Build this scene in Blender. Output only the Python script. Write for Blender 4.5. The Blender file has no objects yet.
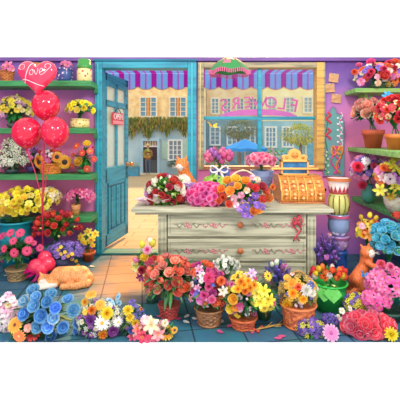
import bpy, math, random, zlib
from math import sin, cos, pi, radians as R
from mathutils import Vector as V, Matrix
from mathutils.bvhtree import BVHTree
random.seed(7)
S = bpy.context.scene
COL = S.collection
F = 365.0                      # focal length in pixels of the 400 px frame
EYE = 1.40                     # eye height
# ---------------------------------------------------------------- camera
cd = bpy.data.cameras.new('camera'); cam = bpy.data.objects.new('camera', cd); COL.objects.link(cam)
cam.location = (0, 0, EYE); cam.rotation_euler = (R(90), 0, 0)
cd.sensor_width = 36; cd.lens = 36 * F / 400; cd.shift_y = -62 / 400
S.camera = cam
# ---------------------------------------------------------------- world, sun, exposure
w = bpy.data.worlds.new('world'); S.world = w; w.use_nodes = True
w.node_tree.nodes['Background'].inputs[0].default_value = (1, 1, 1, 1)
w.node_tree.nodes['Background'].inputs[1].default_value = 1.22
sd = bpy.data.lights.new('sun', 'SUN'); sun = bpy.data.objects.new('sun', sd); COL.objects.link(sun)
sd.energy = 7.5; sd.color = (1, .58, .25); sd.angle = R(3)
sun.rotation_euler = V((-.12, -.80, -.56)).to_track_quat('-Z', 'Y').to_euler()
for nm_, loc_, en_, sz_, tg_ in (('added_area_light', (1.1, 1.2, 3.2), 70, .7, (-.2, 3.6, .6)), ('added_area_light', (-1.4, .9, 3.0), 35, .6, (-.6, 3.6, .6))):  # unseen area lamps added above the set for shading and highlights
    ld = bpy.data.lights.new(nm_, 'AREA'); lo = bpy.data.objects.new(nm_, ld); COL.objects.link(lo)
    ld.shape = 'DISK'; ld.size = sz_; ld.energy = en_; ld.color = (1, .95, .88); lo.location = loc_
    lo.rotation_euler = (V(tg_) - V(loc_)).to_track_quat('-Z', 'Y').to_euler()
S.view_settings.view_transform = 'Standard'; S.view_settings.look = 'None'
S.view_settings.gamma = 1; S.view_settings.exposure = 0.0
try: S.view_settings.use_curve_mapping = False
except Exception: pass

def X(px, Y): return (px - 200) * Y / F
def Z(py, Y): return EYE - (py - 138) * Y / F
def P(px, py, Y): return V((X(px, Y), Y, Z(py, Y)))
def floorY(py): return EYE * F / (py - 138)

# ---------------------------------------------------------------- materials
def lin(h):
    h = h.lstrip('#'); o = []
    for i in (0, 2, 4):
        c = int(h[i:i+2], 16) / 255
        o.append(c / 12.92 if c <= .04045 else ((c + .055) / 1.055) ** 2.4)
    return (*o, 1)
MC = {}
def mat(hexc, kind='plain', hex2=None, rough=.55, scale=8.0, metal=0.0):
    key = (hexc, kind, hex2, rough, scale, metal)
    if key in MC: return MC[key]
    m = bpy.data.materials.new('%s_%s' % (kind, hexc.strip('#'))); m.use_nodes = True
    nt = m.node_tree; N = nt.nodes; L = nt.links; b = N['Principled BSDF']
    b.inputs['Roughness'].default_value = rough; b.inputs['Metallic'].default_value = metal
    tc = N.new('ShaderNodeTexCoord')
    def noise(sc, det=3):
        n = N.new('ShaderNodeTexNoise'); n.inputs['Scale'].default_value = sc; n.inputs['Detail'].default_value = det
        L.new(tc.outputs['Object'], n.inputs['Vector']); return n
    def ramp(src, stops, const=False):
        r = N.new('ShaderNodeValToRGB'); e = r.color_ramp.elements
        if const: r.color_ramp.interpolation = 'CONSTANT'
        e[0].position, e[0].color = stops[0]; e[1].position, e[1].color = stops[1]
        for p, c in stops[2:]:
            q = e.new(p); q.color = c
        L.new(src, r.inputs[0]); return r
    c1 = lin(hexc); c2 = lin(hex2) if hex2 else tuple([x * .72 for x in c1[:3]] + [1])
    if kind in ('petal', 'leaf'):
        lf = .03 if kind == 'petal' else .01
        c1 = tuple([x * (1 - lf) + lf for x in c1[:3]] + [1]); c2 = tuple([x * (1 - lf) + lf for x in c2[:3]] + [1])
        oi = N.new('ShaderNodeObjectInfo')
        hs = N.new('ShaderNodeHueSaturation')
        n = noise(30); rp = ramp(n.outputs['Fac'], [(.35, c1), (.7, c2 if kind == 'leaf' else tuple([min(1, x * 1.18 + .01) for x in c1[:3]] + [1]))])
        mr = N.new('ShaderNodeMapRange'); mr.inputs['To Min'].default_value = .82; mr.inputs['To Max'].default_value = 1.15
        mh = N.new('ShaderNodeMapRange'); mh.inputs['To Min'].default_value = .488; mh.inputs['To Max'].default_value = .512
        L.new(oi.outputs['Random'], mr.inputs['Value']); L.new(mr.outputs[0], hs.inputs['Value'])
        L.new(oi.outputs['Random'], mh.inputs['Value']); L.new(mh.outputs[0], hs.inputs['Hue'])
        L.new(rp.outputs[0], hs.inputs['Color']); L.new(hs.outputs[0], b.inputs['Base Color'])
        tr = N.new('ShaderNodeBsdfTranslucent'); L.new(hs.outputs[0], tr.inputs['Color'])
        mx = N.new('ShaderNodeMixShader'); mx.inputs[0].default_value = .3
        L.new(b.outputs[0], mx.inputs[1]); L.new(tr.outputs[0], mx.inputs[2])
        L.new(mx.outputs[0], N['Material Output'].inputs[0])
    elif kind == 'plain':
        n = noise(scale); rp = ramp(n.outputs['Fac'], [(.3, tuple([x * .86 for x in c1[:3]] + [1])), (.7, c1)])
        L.new(rp.outputs[0], b.inputs['Base Color'])
    elif kind == 'mottle':
        n = noise(scale, 6); rp = ramp(n.outputs['Fac'], [(.35, c1), (.65, c2)]); L.new(rp.outputs[0], b.inputs['Base Color'])
        bp = N.new('ShaderNodeBump'); bp.inputs['Strength'].default_value = .25; bp.inputs['Distance'].default_value = .01
        L.new(n.outputs['Fac'], bp.inputs['Height']); L.new(bp.outputs[0], b.inputs['Normal'])
    elif kind == 'wood':
        mp = N.new('ShaderNodeMapping'); mp.inputs['Scale'].default_value = (1.2, 14, 14); L.new(tc.outputs['Object'], mp.inputs[0])
        n = N.new('ShaderNodeTexNoise'); n.inputs['Scale'].default_value = scale; n.inputs['Detail'].default_value = 6
        L.new(mp.outputs[0], n.inputs['Vector'])
        rp = ramp(n.outputs['Fac'], [(.38, c2), (.55, c1)]); L.new(rp.outputs[0], b.inputs['Base Color'])
        bp = N.new('ShaderNodeBump'); bp.inputs['Strength'].default_value = .3; bp.inputs['Distance'].default_value = .004
        L.new(n.outputs['Fac'], bp.inputs['Height']); L.new(bp.outputs[0], b.inputs['Normal'])
    elif kind == 'dots':
        vo = N.new('ShaderNodeTexVoronoi'); vo.inputs['Scale'].default_value = scale; L.new(tc.outputs['Object'], vo.inputs['Vector'])
        rp = ramp(vo.outputs['Distance'], [(.0, c2), (.28, c1)], True); L.new(rp.outputs[0], b.inputs['Base Color'])
    elif kind == 'fur':
        mp = N.new('ShaderNodeMapping'); mp.inputs['Scale'].default_value = (1, 1, 1); L.new(tc.outputs['Object'], mp.inputs[0])
        wv = N.new('ShaderNodeTexWave'); wv.inputs['Scale'].default_value = scale; wv.inputs['Distortion'].default_value = 12; wv.inputs['Detail'].default_value = 4; wv.inputs['Detail Scale'].default_value = 2.5
        L.new(mp.outputs[0], wv.inputs['Vector']); nz = noise(22, 5); av = N.new('ShaderNodeMath'); av.operation = 'MULTIPLY_ADD'; av.inputs[1].default_value = .45; L.new(wv.outputs['Fac'], av.inputs[0])
        hf = N.new('ShaderNodeMath'); hf.operation = 'MULTIPLY'; hf.inputs[1].default_value = .7; L.new(nz.outputs['Fac'], hf.inputs[0]); L.new(hf.outputs[0], av.inputs[2])
        rp = ramp(av.outputs[0], [(.25, c2), (.75, c1)]); L.new(rp.outputs[0], b.inputs['Base Color'])
        n = noise(90, 4); bp = N.new('ShaderNodeBump'); bp.inputs['Strength'].default_value = .5; bp.inputs['Distance'].default_value = .006
        L.new(n.outputs['Fac'], bp.inputs['Height']); L.new(bp.outputs[0], b.inputs['Normal'])
    elif kind == 'gloss':
        b.inputs['Base Color'].default_value = c1; b.inputs['Roughness'].default_value = .12
        b.inputs['Coat Weight'].default_value = .4
        n = noise(3); rp = ramp(n.outputs['Fac'], [(.3, c1), (.75, c2)]); L.new(rp.outputs[0], b.inputs['Base Color'])
    elif kind == 'emit':
        b.inputs['Base Color'].default_value = c1; b.inputs['Emission Color'].default_value = c1; b.inputs['Emission Strength'].default_value = scale
    MC[key] = m
    return m
def special(name):
    m = bpy.data.materials.new(name); m.use_nodes = True
    return m, m.node_tree.nodes, m.node_tree.links, m.node_tree.nodes['Principled BSDF']

# ---------------------------------------------------------------- mesh builder
class MB:
    def __init__(s): s.v = []; s.f = []; s.mi = []; s.mats = []
    def m(s, material):
        if material not in s.mats: s.mats.append(material)
        return s.mats.index(material)
    def add(s, vs, fs, material):
        k = len(s.v); i = s.m(material)
        s.v += [tuple(a) for a in vs]; s.f += [tuple(j + k for j in f) for f in fs]; s.mi += [i] * len(fs)
    def box(s, x0, x1, y0, y1, z0, z1, material):
        vs = [(x, y, z) for z in (z0, z1) for y in (y0, y1) for x in (x0, x1)]
        s.add(vs, [(0, 2, 3, 1), (4, 5, 7, 6), (0, 1, 5, 4), (2, 6, 7, 3), (0, 4, 6, 2), (1, 3, 7, 5)], material)
    def prism(s, pts, y0, y1, material):         # outline in x,z extruded along y
        n = len(pts); vs = [(x, y0, z) for x, z in pts] + [(x, y1, z) for x, z in pts]
        fs = [tuple(range(n)), tuple(range(2 * n - 1, n - 1, -1))] + [(i, i + n, (i + 1) % n + n, (i + 1) % n) for i in range(n)]
        s.add(vs, fs, material)
    def prismz(s, pts, z0, z1, material):
        n = len(pts); vs = [(x, y, z0) for x, y in pts] + [(x, y, z1) for x, y in pts]
        fs = [tuple(range(n - 1, -1, -1)), tuple(range(n, 2 * n))] + [(i, (i + 1) % n, (i + 1) % n + n, i + n) for i in range(n)]
        s.add(vs, fs, material)
    def lathe(s, prof, c, material, seg=20, wave=None, closed=True):
        vs = []
        for k, (r, z) in enumerate(prof):
            for i in range(seg):
                a = 2 * pi * i / seg; rr = r + (wave(k, i) if wave else 0)
                vs.append((c[0] + rr * cos(a), c[1] + rr * sin(a), c[2] + z))
        fs = []
        for k in range(len(prof) - 1):
            for i in range(seg):
                j = (i + 1) % seg; fs.append((k * seg + i, k * seg + j, (k + 1) * seg + j, (k + 1) * seg + i))
        if closed:
            fs.append(tuple(range(seg - 1, -1, -1)))
            if prof[-1][0] > 1e-4: fs.append(tuple((len(prof) - 1) * seg + i for i in range(seg)))
        s.add(vs, fs, material)
    def tube(s, pts, r, material, seg=5, cap=True):
        pts = [V(p) for p in pts]; n = len(pts); vs = []
        rs = r if isinstance(r, (list, tuple)) else [r] * n
        ref = V((0, 0, 1))
        for i, p in enumerate(pts):
            t = (pts[min(i + 1, n - 1)] - pts[max(i - 1, 0)])
            t = t.normalized() if t.length > 1e-9 else V((0, 0, 1))
            rf = ref if abs(t.dot(ref)) < .95 else V((1, 0, 0))
            a = t.cross(rf).normalized(); b = t.cross(a)
            for k in range(seg):
                an = 2 * pi * k / seg; vs.append(p + (a * cos(an) + b * sin(an)) * rs[i])
        fs = [(i * seg + k, i * seg + (k + 1) % seg, (i + 1) * seg + (k + 1) % seg, (i + 1) * seg + k) for i in range(n - 1) for k in range(seg)]
        if cap: fs += [tuple(range(seg - 1, -1, -1)), tuple((n - 1) * seg + k for k in range(seg))]
        s.add(vs, fs, material)
    def ell(s, c, r, material, seg=12, rings=8, rot=None):
        if not isinstance(r, (list, tuple)): r = (r, r, r)
        vs = [(0, 0, -1)]
        for k in range(1, rings):
            t = -pi / 2 + pi * k / rings
            vs += [(cos(t) * cos(2 * pi * i / seg), cos(t) * sin(2 * pi * i / seg), sin(t)) for i in range(seg)]
        vs.append((0, 0, 1))
        fs = [(0, 1 + (i + 1) % seg, 1 + i) for i in range(seg)]
        for k in range(rings - 2):
            fs += [(1 + k * seg + i, 1 + k * seg + (i + 1) % seg, 1 + (k + 1) * seg + (i + 1) % seg, 1 + (k + 1) * seg + i) for i in range(seg)]
        l = len(vs) - 1; o = 1 + (rings - 2) * seg
        fs += [(o + i, o + (i + 1) % seg, l) for i in range(seg)]
        out = []
        for a in vs:
            q = V((a[0] * r[0], a[1] * r[1], a[2] * r[2]))
            if rot is not None: q = rot @ q
            out.append(q + V(c))
        s.add(out, fs, material)
    def leaf(s, base, d, length, width, bend, material, nrm=None):
        d = V(d).normalized(); up = V((0, 0, 1))
        side = d.cross(up)
        if side.length < .2: side = V((random.uniform(-1, 1), random.uniform(-1, 1), 0))
        side.normalize()
        if nrm is not None: side = (side + V(nrm) * random.uniform(-.6, .6)).normalized()
        vs = []; ws = (.12, .8, 1, .6, .03)
        for k, wk in enumerate(ws):
            t = k / 4; c = V(base) + d * (length * t) + V((0, 0, -bend * t * t * length)); h = side * (width * .5 * wk)
            vs += [c - h, c + V((0, 0, -.12 * width * wk)), c + h]
        fs = []
        for k in range(4):
            a = k * 3; fs += [(a, a + 1, a + 4, a + 3), (a + 1, a + 2, a + 5, a + 4)]
        s.add(vs, fs, material)
    def petal(s, az, prof, ws, cup, material, c=(0, 0, 0), sc=1, jit=0, nw=1):
        rd = V((cos(az), sin(az), 0)); tg = V((-sin(az), cos(az), 0)); vs = []; n = len(prof)
        us = [-1, 0, 1] if nw == 1 else [-1, -.5, 0, .5, 1]
        for k, (r, z) in enumerate(prof):
            a = prof[max(k - 1, 0)]; b = prof[min(k + 1, n - 1)]; dr, dz = b[0] - a[0], b[1] - a[1]; l = math.hypot(dr, dz) or 1
            nr = rd * (-dz / l) + V((0, 0, dr / l))
            for u in us:
                q = rd * r + V((0, 0, z)) + tg * (u * ws[k]) + nr * (cup * u * u * ws[k])
                if jit: q += V((random.uniform(-jit, jit), random.uniform(-jit, jit), random.uniform(-jit, jit)))
                vs.append(V(c) + q * sc)
        m_ = len(us)
        s.add(vs, [(k * m_ + i, k * m_ + i + 1, (k + 1) * m_ + i + 1, (k + 1) * m_ + i) for k in range(n - 1) for i in range(m_ - 1)], material)
    def mesh(s, name, smooth=True):
        me = bpy.data.meshes.new(name); me.from_pydata(s.v, [], s.f)
        for m_ in s.mats: me.materials.append(m_)
        me.polygons.foreach_set('material_index', s.mi)
        me.polygons.foreach_set('use_smooth', [smooth] * len(s.f)); me.update(); return me

def obj(name, mb, parent=None, smooth=False, bevel=0, loc=None, kind=None, label=None, cat=None, group=None):
    """link one mesh object; mesh coordinates are local to loc (or to the parent's own origin)"""
    me = mb.mesh(name, smooth) if isinstance(mb, MB) else mb
    o = bpy.data.objects.new(name, me); COL.objects.link(o)
    if loc is not None: o.location = loc
    if parent: o.parent = parent
    if bevel:
        b = o.modifiers.new('bevel', 'BEVEL'); b.width = bevel; b.segments = 2; b.limit_method = 'ANGLE'; b.harden_normals = False
    if kind: o['kind'] = kind
    if label: o['label'] = label
    if cat: o['category'] = cat
    if group: o['group'] = group
    return o
def thing(name, label, cat, loc, group=None, rz=0):
    o = bpy.data.objects.new(name, None); COL.objects.link(o); o.location = loc; o.rotation_euler = (0, 0, rz)
    o.empty_display_size = .05; o['label'] = label; o['category'] = cat
    if group: o['group'] = group
    return o
def rel(o):                       # shift so that world coordinates can be written under thing o
    return -V(o.location)
def wobj(name, mb, parent, **k):  # mesh written in world coordinates, hung under an unrotated thing
    d = rel(parent); mb.v = [(a[0] + d.x, a[1] + d.y, a[2] + d.z) for a in mb.v]
    return obj(name, mb, parent, **k)
def struct(name, mb, **k): return obj(name, mb, kind='structure', **k)

def body(mb, voxel, matfn, mats, smooth=8):
    """fuse overlapping closed shapes into one continuous skin"""
    me = mb.mesh('tmp'); o = bpy.data.objects.new('tmp', me); COL.objects.link(o)
    r = o.modifiers.new('r', 'REMESH'); r.mode = 'VOXEL'; r.voxel_size = voxel; r.use_smooth_shade = True
    s_ = o.modifiers.new('s', 'SMOOTH'); s_.iterations = smooth; s_.factor = .5
    dg = bpy.context.evaluated_depsgraph_get(); dg.update()
    out = bpy.data.meshes.new_from_object(o.evaluated_get(dg)); bpy.data.objects.remove(o)
    out.materials.clear()
    for m_ in mats: out.materials.append(m_)
    for p in out.polygons: p.material_index = matfn(p.center, p.normal); p.use_smooth = True
    return out
def capsule(mb, a, b, ra, rb, material, n=7):
    a, b = V(a), V(b)
    for i in range(n + 1):
        t = i / n; mb.ell(a.lerp(b, t), ra + (rb - ra) * t, material, 12, 8)
# ================================================================ STRUCTURE
WY = 4.40                                  # inner face of the shop front wall
# wall colour: mottled, violet at the top running down to rose pink
wm, N, L, B = special('violet_pink_wall')
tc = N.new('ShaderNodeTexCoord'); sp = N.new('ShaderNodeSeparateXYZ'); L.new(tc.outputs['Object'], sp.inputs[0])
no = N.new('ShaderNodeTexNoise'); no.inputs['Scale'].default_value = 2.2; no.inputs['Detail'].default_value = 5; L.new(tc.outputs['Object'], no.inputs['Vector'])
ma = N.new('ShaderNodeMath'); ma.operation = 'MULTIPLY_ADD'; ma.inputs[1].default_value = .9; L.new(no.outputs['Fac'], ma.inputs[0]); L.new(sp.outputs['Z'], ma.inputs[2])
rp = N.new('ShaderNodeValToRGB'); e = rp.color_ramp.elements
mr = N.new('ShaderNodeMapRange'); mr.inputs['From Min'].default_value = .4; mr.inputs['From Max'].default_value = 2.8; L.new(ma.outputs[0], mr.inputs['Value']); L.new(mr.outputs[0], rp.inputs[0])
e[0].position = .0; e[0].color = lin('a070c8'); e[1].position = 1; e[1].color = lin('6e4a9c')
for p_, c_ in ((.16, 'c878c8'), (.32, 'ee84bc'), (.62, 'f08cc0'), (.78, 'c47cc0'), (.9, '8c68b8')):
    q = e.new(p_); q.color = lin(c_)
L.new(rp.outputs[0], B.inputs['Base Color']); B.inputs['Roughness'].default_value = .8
# floor slabs
fm, N, L, B = special('painted_floor_slabs')
tc = N.new('ShaderNodeTexCoord'); mp = N.new('ShaderNodeMapping'); mp.inputs['Rotation'].default_value = (0, 0, R(-9)); L.new(tc.outputs['Object'], mp.inputs[0])
br = N.new('ShaderNodeTexBrick'); br.offset = .0; br.inputs['Scale'].default_value = 1; br.inputs['Brick Width'].default_value = .36; br.inputs['Row Height'].default_value = .24
br.inputs['Mortar Size'].default_value = .006; br.inputs['Color1'].default_value = lin('2f6c7c'); br.inputs['Color2'].default_value = lin('42647e'); br.inputs['Mortar'].default_value = lin('1c3844')
L.new(mp.outputs[0], br.inputs['Vector'])
no = N.new('ShaderNodeTexNoise'); no.inputs['Scale'].default_value = 5; no.inputs['Detail'].default_value = 6; L.new(tc.outputs['Object'], no.inputs['Vector'])
# tan patch inside the door: warm sunlight put into the slab colour
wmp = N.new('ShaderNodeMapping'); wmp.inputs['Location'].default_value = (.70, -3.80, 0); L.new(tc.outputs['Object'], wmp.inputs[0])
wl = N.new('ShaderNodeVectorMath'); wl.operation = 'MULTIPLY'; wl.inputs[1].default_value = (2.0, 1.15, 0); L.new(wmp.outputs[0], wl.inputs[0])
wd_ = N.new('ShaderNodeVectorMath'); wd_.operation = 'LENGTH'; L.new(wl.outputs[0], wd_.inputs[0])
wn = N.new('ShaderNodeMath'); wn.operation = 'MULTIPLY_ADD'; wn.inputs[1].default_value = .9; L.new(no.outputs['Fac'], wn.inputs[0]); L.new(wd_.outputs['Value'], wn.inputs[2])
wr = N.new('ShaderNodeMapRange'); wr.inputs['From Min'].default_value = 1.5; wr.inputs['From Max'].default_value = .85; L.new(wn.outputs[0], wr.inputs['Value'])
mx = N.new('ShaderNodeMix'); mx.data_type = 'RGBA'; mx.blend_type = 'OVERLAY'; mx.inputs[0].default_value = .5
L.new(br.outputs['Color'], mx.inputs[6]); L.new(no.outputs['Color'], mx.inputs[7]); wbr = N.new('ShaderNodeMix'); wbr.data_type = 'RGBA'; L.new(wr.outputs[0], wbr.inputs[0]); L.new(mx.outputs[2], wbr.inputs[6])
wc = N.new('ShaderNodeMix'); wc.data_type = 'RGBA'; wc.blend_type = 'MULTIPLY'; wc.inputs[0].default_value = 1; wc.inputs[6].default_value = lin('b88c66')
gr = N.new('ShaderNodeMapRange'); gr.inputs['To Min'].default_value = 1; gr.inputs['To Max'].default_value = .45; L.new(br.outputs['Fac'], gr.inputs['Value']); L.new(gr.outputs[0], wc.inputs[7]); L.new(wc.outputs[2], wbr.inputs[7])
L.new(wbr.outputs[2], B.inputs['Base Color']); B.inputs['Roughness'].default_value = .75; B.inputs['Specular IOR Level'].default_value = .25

m = MB(); FE = EYE * F / 204.3; prof_ = [(FE, 0), (FE + .1, -.05), (4.62, -.05), (4.62, 0)]
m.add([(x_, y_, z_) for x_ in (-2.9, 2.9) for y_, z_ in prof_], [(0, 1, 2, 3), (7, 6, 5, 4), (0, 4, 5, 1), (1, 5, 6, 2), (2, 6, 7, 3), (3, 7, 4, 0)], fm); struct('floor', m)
# shop front wall with its door and window openings
DX0, DX1 = X(101, WY), X(189, WY); DZ = Z(66, WY)
WX0, WX1 = X(203, WY), X(317, WY); WZ0, WZ1 = Z(167, WY), Z(67, WY)
TOP = Z(58, WY)
m = MB()
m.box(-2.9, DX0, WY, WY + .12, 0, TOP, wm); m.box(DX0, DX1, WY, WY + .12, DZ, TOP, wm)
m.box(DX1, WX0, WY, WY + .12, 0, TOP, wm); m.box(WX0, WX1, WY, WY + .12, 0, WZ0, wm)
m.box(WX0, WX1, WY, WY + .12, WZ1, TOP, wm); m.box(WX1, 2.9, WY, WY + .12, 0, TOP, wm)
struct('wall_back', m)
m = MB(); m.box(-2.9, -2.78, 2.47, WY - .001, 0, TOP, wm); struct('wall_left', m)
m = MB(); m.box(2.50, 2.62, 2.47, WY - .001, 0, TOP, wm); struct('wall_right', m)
purp = mat('7a55a0', 'wood', '6a4690', scale=2)
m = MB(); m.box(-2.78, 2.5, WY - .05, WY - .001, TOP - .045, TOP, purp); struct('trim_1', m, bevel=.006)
teal = mat('1f9fb8', 'wood', '157f9c', scale=1.5, rough=.45); tealD = mat('157a98', 'wood', '0f6280', scale=1.5)
tealL = mat('46b8c8', 'plain')
# door frame
m = MB(); y0, y1 = WY - .035, WY + .14
m.box(X(95.5, WY), DX0 + .02, y0, y1, 0, DZ + .05, teal); m.box(DX1 - .015, X(196.5, WY), y0, y1, 0, DZ + .05, teal)
m.box(DX0 + .02, DX1 - .015, y0, y1, DZ - .03, DZ + .05, teal)
m.box(X(98, WY), X(99.5, WY), y0 - .012, y0, .02, DZ + .03, tealL); m.box(X(191, WY), X(193, WY), y0 - .012, y0, .02, DZ + .03, tealL)
m.box(X(94.5, WY), X(197, WY), y0 - .02, y0, DZ + .05, DZ + .075, tealD)
struct('trim_2', m, bevel=.006)
m = MB(); m.box(X(102, WY), X(189, WY), WY - .03, WY + .16, 0, .022, mat('2f8a80', 'wood', '1f6a68', scale=2)); struct('trim_3', m, bevel=.005)
# window frame
kh = mat('b0a078', 'wood', '7f7a68', scale=2.5); ylw = mat('e0b25a', 'wood', 'c08a48', scale=2.5); sill = mat('c88a5c', 'wood', 'a06a50', scale=2)
m = MB(); y0 = WY - .045
m.box(X(198, WY), WX0 + .01, y0, WY + .1, WZ0 - .03, Z(63, WY), kh); m.box(WX1 - .015, X(323, WY), y0, WY + .1, WZ0 - .03, Z(63, WY), ylw)
m.box(X(322.5, WY), X(324, WY), y0 - .005, WY, WZ0 - .03, Z(63, WY), kh)
m.box(WX0 + .01, WX1 - .015, y0, WY + .1, WZ1 - .015, Z(63, WY), kh)
m.box(WX0 + .01, WX1 - .015, y0 + .01, WY + .1, WZ0 - .03, WZ0 + .01, sill)
m.box(X(199.5, WY), X(201, WY), y0 - .01, y0, WZ0, Z(64, WY), mat('d8c890'))
wf = struct('window_1', m, bevel=.005)
m = MB()
m.box(X(258.2, WY), X(261.8, WY), WY + .02, WY + .06, WZ0 + .01, WZ1 - .015, teal)
zc = Z(118, WY)
m.box(WX0 + .01, WX1 - .015, WY + .022, WY + .058, zc - .02, zc + .02, teal)
obj('window_bars', m, wf, bevel=.004)
gm, N, L, B = special('window_glass')
tr = N.new('ShaderNodeBsdfTransparent'); tr.inputs[0].default_value = (.93, .98, 1, 1); gl = N.new('ShaderNodeBsdfGlossy'); gl.inputs['Roughness'].default_value = .03
mxs = N.new('ShaderNodeMixShader'); mxs.inputs[0].default_value = .03; L.new(tr.outputs[0], mxs.inputs[1]); L.new(gl.outputs[0], mxs.inputs[2]); L.new(mxs.outputs[0], N['Material Output'].inputs[0])
m = MB(); m.box(WX0, WX1, WY + .038, WY + .042, WZ0, WZ1, gm); obj('window_pane', m, wf)
# the pale ground the shop floor stands on
ap = mat('ffffff', 'plain', rough=.9)
# left wall shelves and the right shelves
gsh = mat('3fa05c', 'wood', '2a8048', scale=2); gsh2 = mat('9ac46a', 'wood', '62ac5c', scale=2)
SY0 = 4.08
LSH = []
for k, (pa, x1) in enumerate(((80.6, 91), (128, 90), (174.5, 91), (217, 91))):
    zt = Z(pa, SY0); LSH.append(zt); th = 5.6 * SY0 / F
    t = thing('wall_shelf', ('green shelf board at the top left, carrying painted jars beside the heart balloon', 'green shelf board on the left under the yellow bouquets, just below the round balloons', 'green shelf board on the left carrying the sunflower basket and red daisies', 'lowest green shelf board on the left, under the magenta lilies')[k], 'shelf', (X(x1, SY0) - .9, WY - .16, zt - th), 'green shelves on the left wall')
    m = MB(); m.box(-2.77, X(x1, SY0), SY0, WY - .001, zt - th, zt, gsh); wobj('board', m, t, bevel=.006)
    for bx in (X(30, SY0), X(90, SY0)):
        m = MB(); m.prism([(bx - .012, zt - th), (bx + .012, zt - th), (bx + .012, zt - th - .05), (bx - .012, zt - th - .05)], WY - .12, WY - .001, mat('2f8a4a')); wobj('bracket', m, t)
RT = Z(88, 4.08)
t = thing('wall_shelf', 'pale green shelf board at the top right under the mixed flowers with the orange gerbera', 'shelf', (2.0, 4.2, RT - .05), 'green shelves on the right')
m = MB(); m.box(X(355.5, 4.08), 2.49, 4.08, WY - .001, RT - .05, RT, gsh2); wobj('board', m, t, bevel=.006)
m = MB(); m.box(1.9, 1.93, 4.2, WY - .001, RT - .1, RT - .05, gsh2); wobj('bracket', m, t)
R2 = 1.29; R3 = .70
t = thing('wall_shelf', 'pale green shelf board on the right carrying two terracotta pots of flowers', 'shelf', (2.1, 3.6, R2 - .05), 'green shelves on the right')
m = MB(); m.prismz([(1.78, 4.399), (1.78, 4.25), (1.57, 2.85), (1.6, 2.6), (2.49, 2.6), (2.49, 4.399)], R2 - .05, R2, gsh2); wobj('board', m, t, bevel=.006)
m = MB(); m.box(2.3, 2.49, 3.5, 3.53, R2 - .14, R2 - .05, gsh2); wobj('bracket', m, t)
t = thing('wall_shelf', 'long green shelf board on the right under the mixed bunches, above the turquoise roses', 'shelf', (2.1, 3.6, R3 - .055), 'green shelves on the right')
m = MB(); m.prismz([(1.83, 4.399), (1.83, 4.25), (1.80, 3.0), (1.85, 2.9), (2.49, 2.9), (2.49, 4.399)], R3 - .055, R3, mat('5cb860', 'wood', '3a9a58', scale=2)); wobj('board', m, t, bevel=.006)
m = MB(); m.box(2.3, 2.49, 3.5, 3.53, R3 - .14, R3 - .055, gsh2); wobj('bracket', m, t)

# ================================================================ DOOR LEAF (opens outwards)
hx, hy = X(102.5, 4.5), 4.50
ang = math.atan2(.78, .165); DW, DH = .80, 2.20
d = thing('door_1', 'tall teal panelled door standing open towards the street', 'door', (hx, hy, .025), rz=ang); d['kind'] = 'structure'
del d['category']
def dpx(px): return (px - 103) / 26.0 * .8
m = MB(); T = .045
st = [(0, DW, 0, .15), (0, DW, .80, .98), (0, DW, 1.78, 1.86), (0, DW, 2.10, DH)]
for a, b, c, e_ in st: m.box(a, b, 0, T, c, e_, teal)
for a, b in ((0, .13), (.70, DW)): m.box(a, b, 0, T, 0, DH, teal)
m.box(.13, .70, .014, T - .014, .15, .80, tealD)
m.box(.13, .70, 0, T, 2.04, 2.1, teal)
m.box(.385, .445, 0, T, .98, 2.1, teal)
for a in (.19, .34, .49): m.box(a, a + .022, -.004, .014, .2, .74, tealL)
for a in (.265, .415, .57): m.box(a, a + .09, .004, .014, .2, .74, teal)
m.box(.17, .66, -.006, .014, .76, .80, teal); m.box(.17, .66, -.006, .014, .15, .19, teal)
for a in (.13, .445): m.box(a, a + .255 if a > .2 else .385, -.008, 0, .98, 1.0, tealL)
obj('door_panel', m, d, bevel=.004)
dg_, N, L, B = special('door_glass')
tr = N.new('ShaderNodeBsdfTransparent'); tr.inputs[0].default_value = (.93, .97, .95, 1)
B.inputs['Base Color'].default_value = lin('d8e8d4'); B.inputs['Roughness'].default_value = .1
mxs = N.new('ShaderNodeMixShader'); mxs.inputs[0].default_value = .55; L.new(tr.outputs[0], mxs.inputs[1]); L.new(B.outputs[0], mxs.inputs[2]); L.new(mxs.outputs[0], N['Material Output'].inputs[0])
for a, b in ((.13, .385), (.445, .70)):
    for c, e_ in ((.98, 1.78), (1.86, 2.06)):
        m = MB(); m.box(a, b, .018, .026, c, e_, dg_); obj('door_pane', m, d)
brs = mat('d8842c', 'plain', rough=.3, metal=.5)
for z in (.38, 1.15, 1.95):
    m = MB(); m.box(-.015, .05, -.008, .0, z - .06, z + .06, brs); m.tube([(-.005, -.012, z - .065), (-.005, -.012, z + .065)], .011, brs, 8); obj('hinge', m, d, smooth=False)
m = MB(); m.tube([(.75, 0, 1.0), (.75, -.05, 1.0)], .01, brs, 8); m.ell((.75, -.065, 1.0), .028, brs); m.tube([(.75, 0, 1.0), (.75, -.006, 1.0)], .03, brs, 12); obj('door_knob', m, d, smooth=True)
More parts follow.
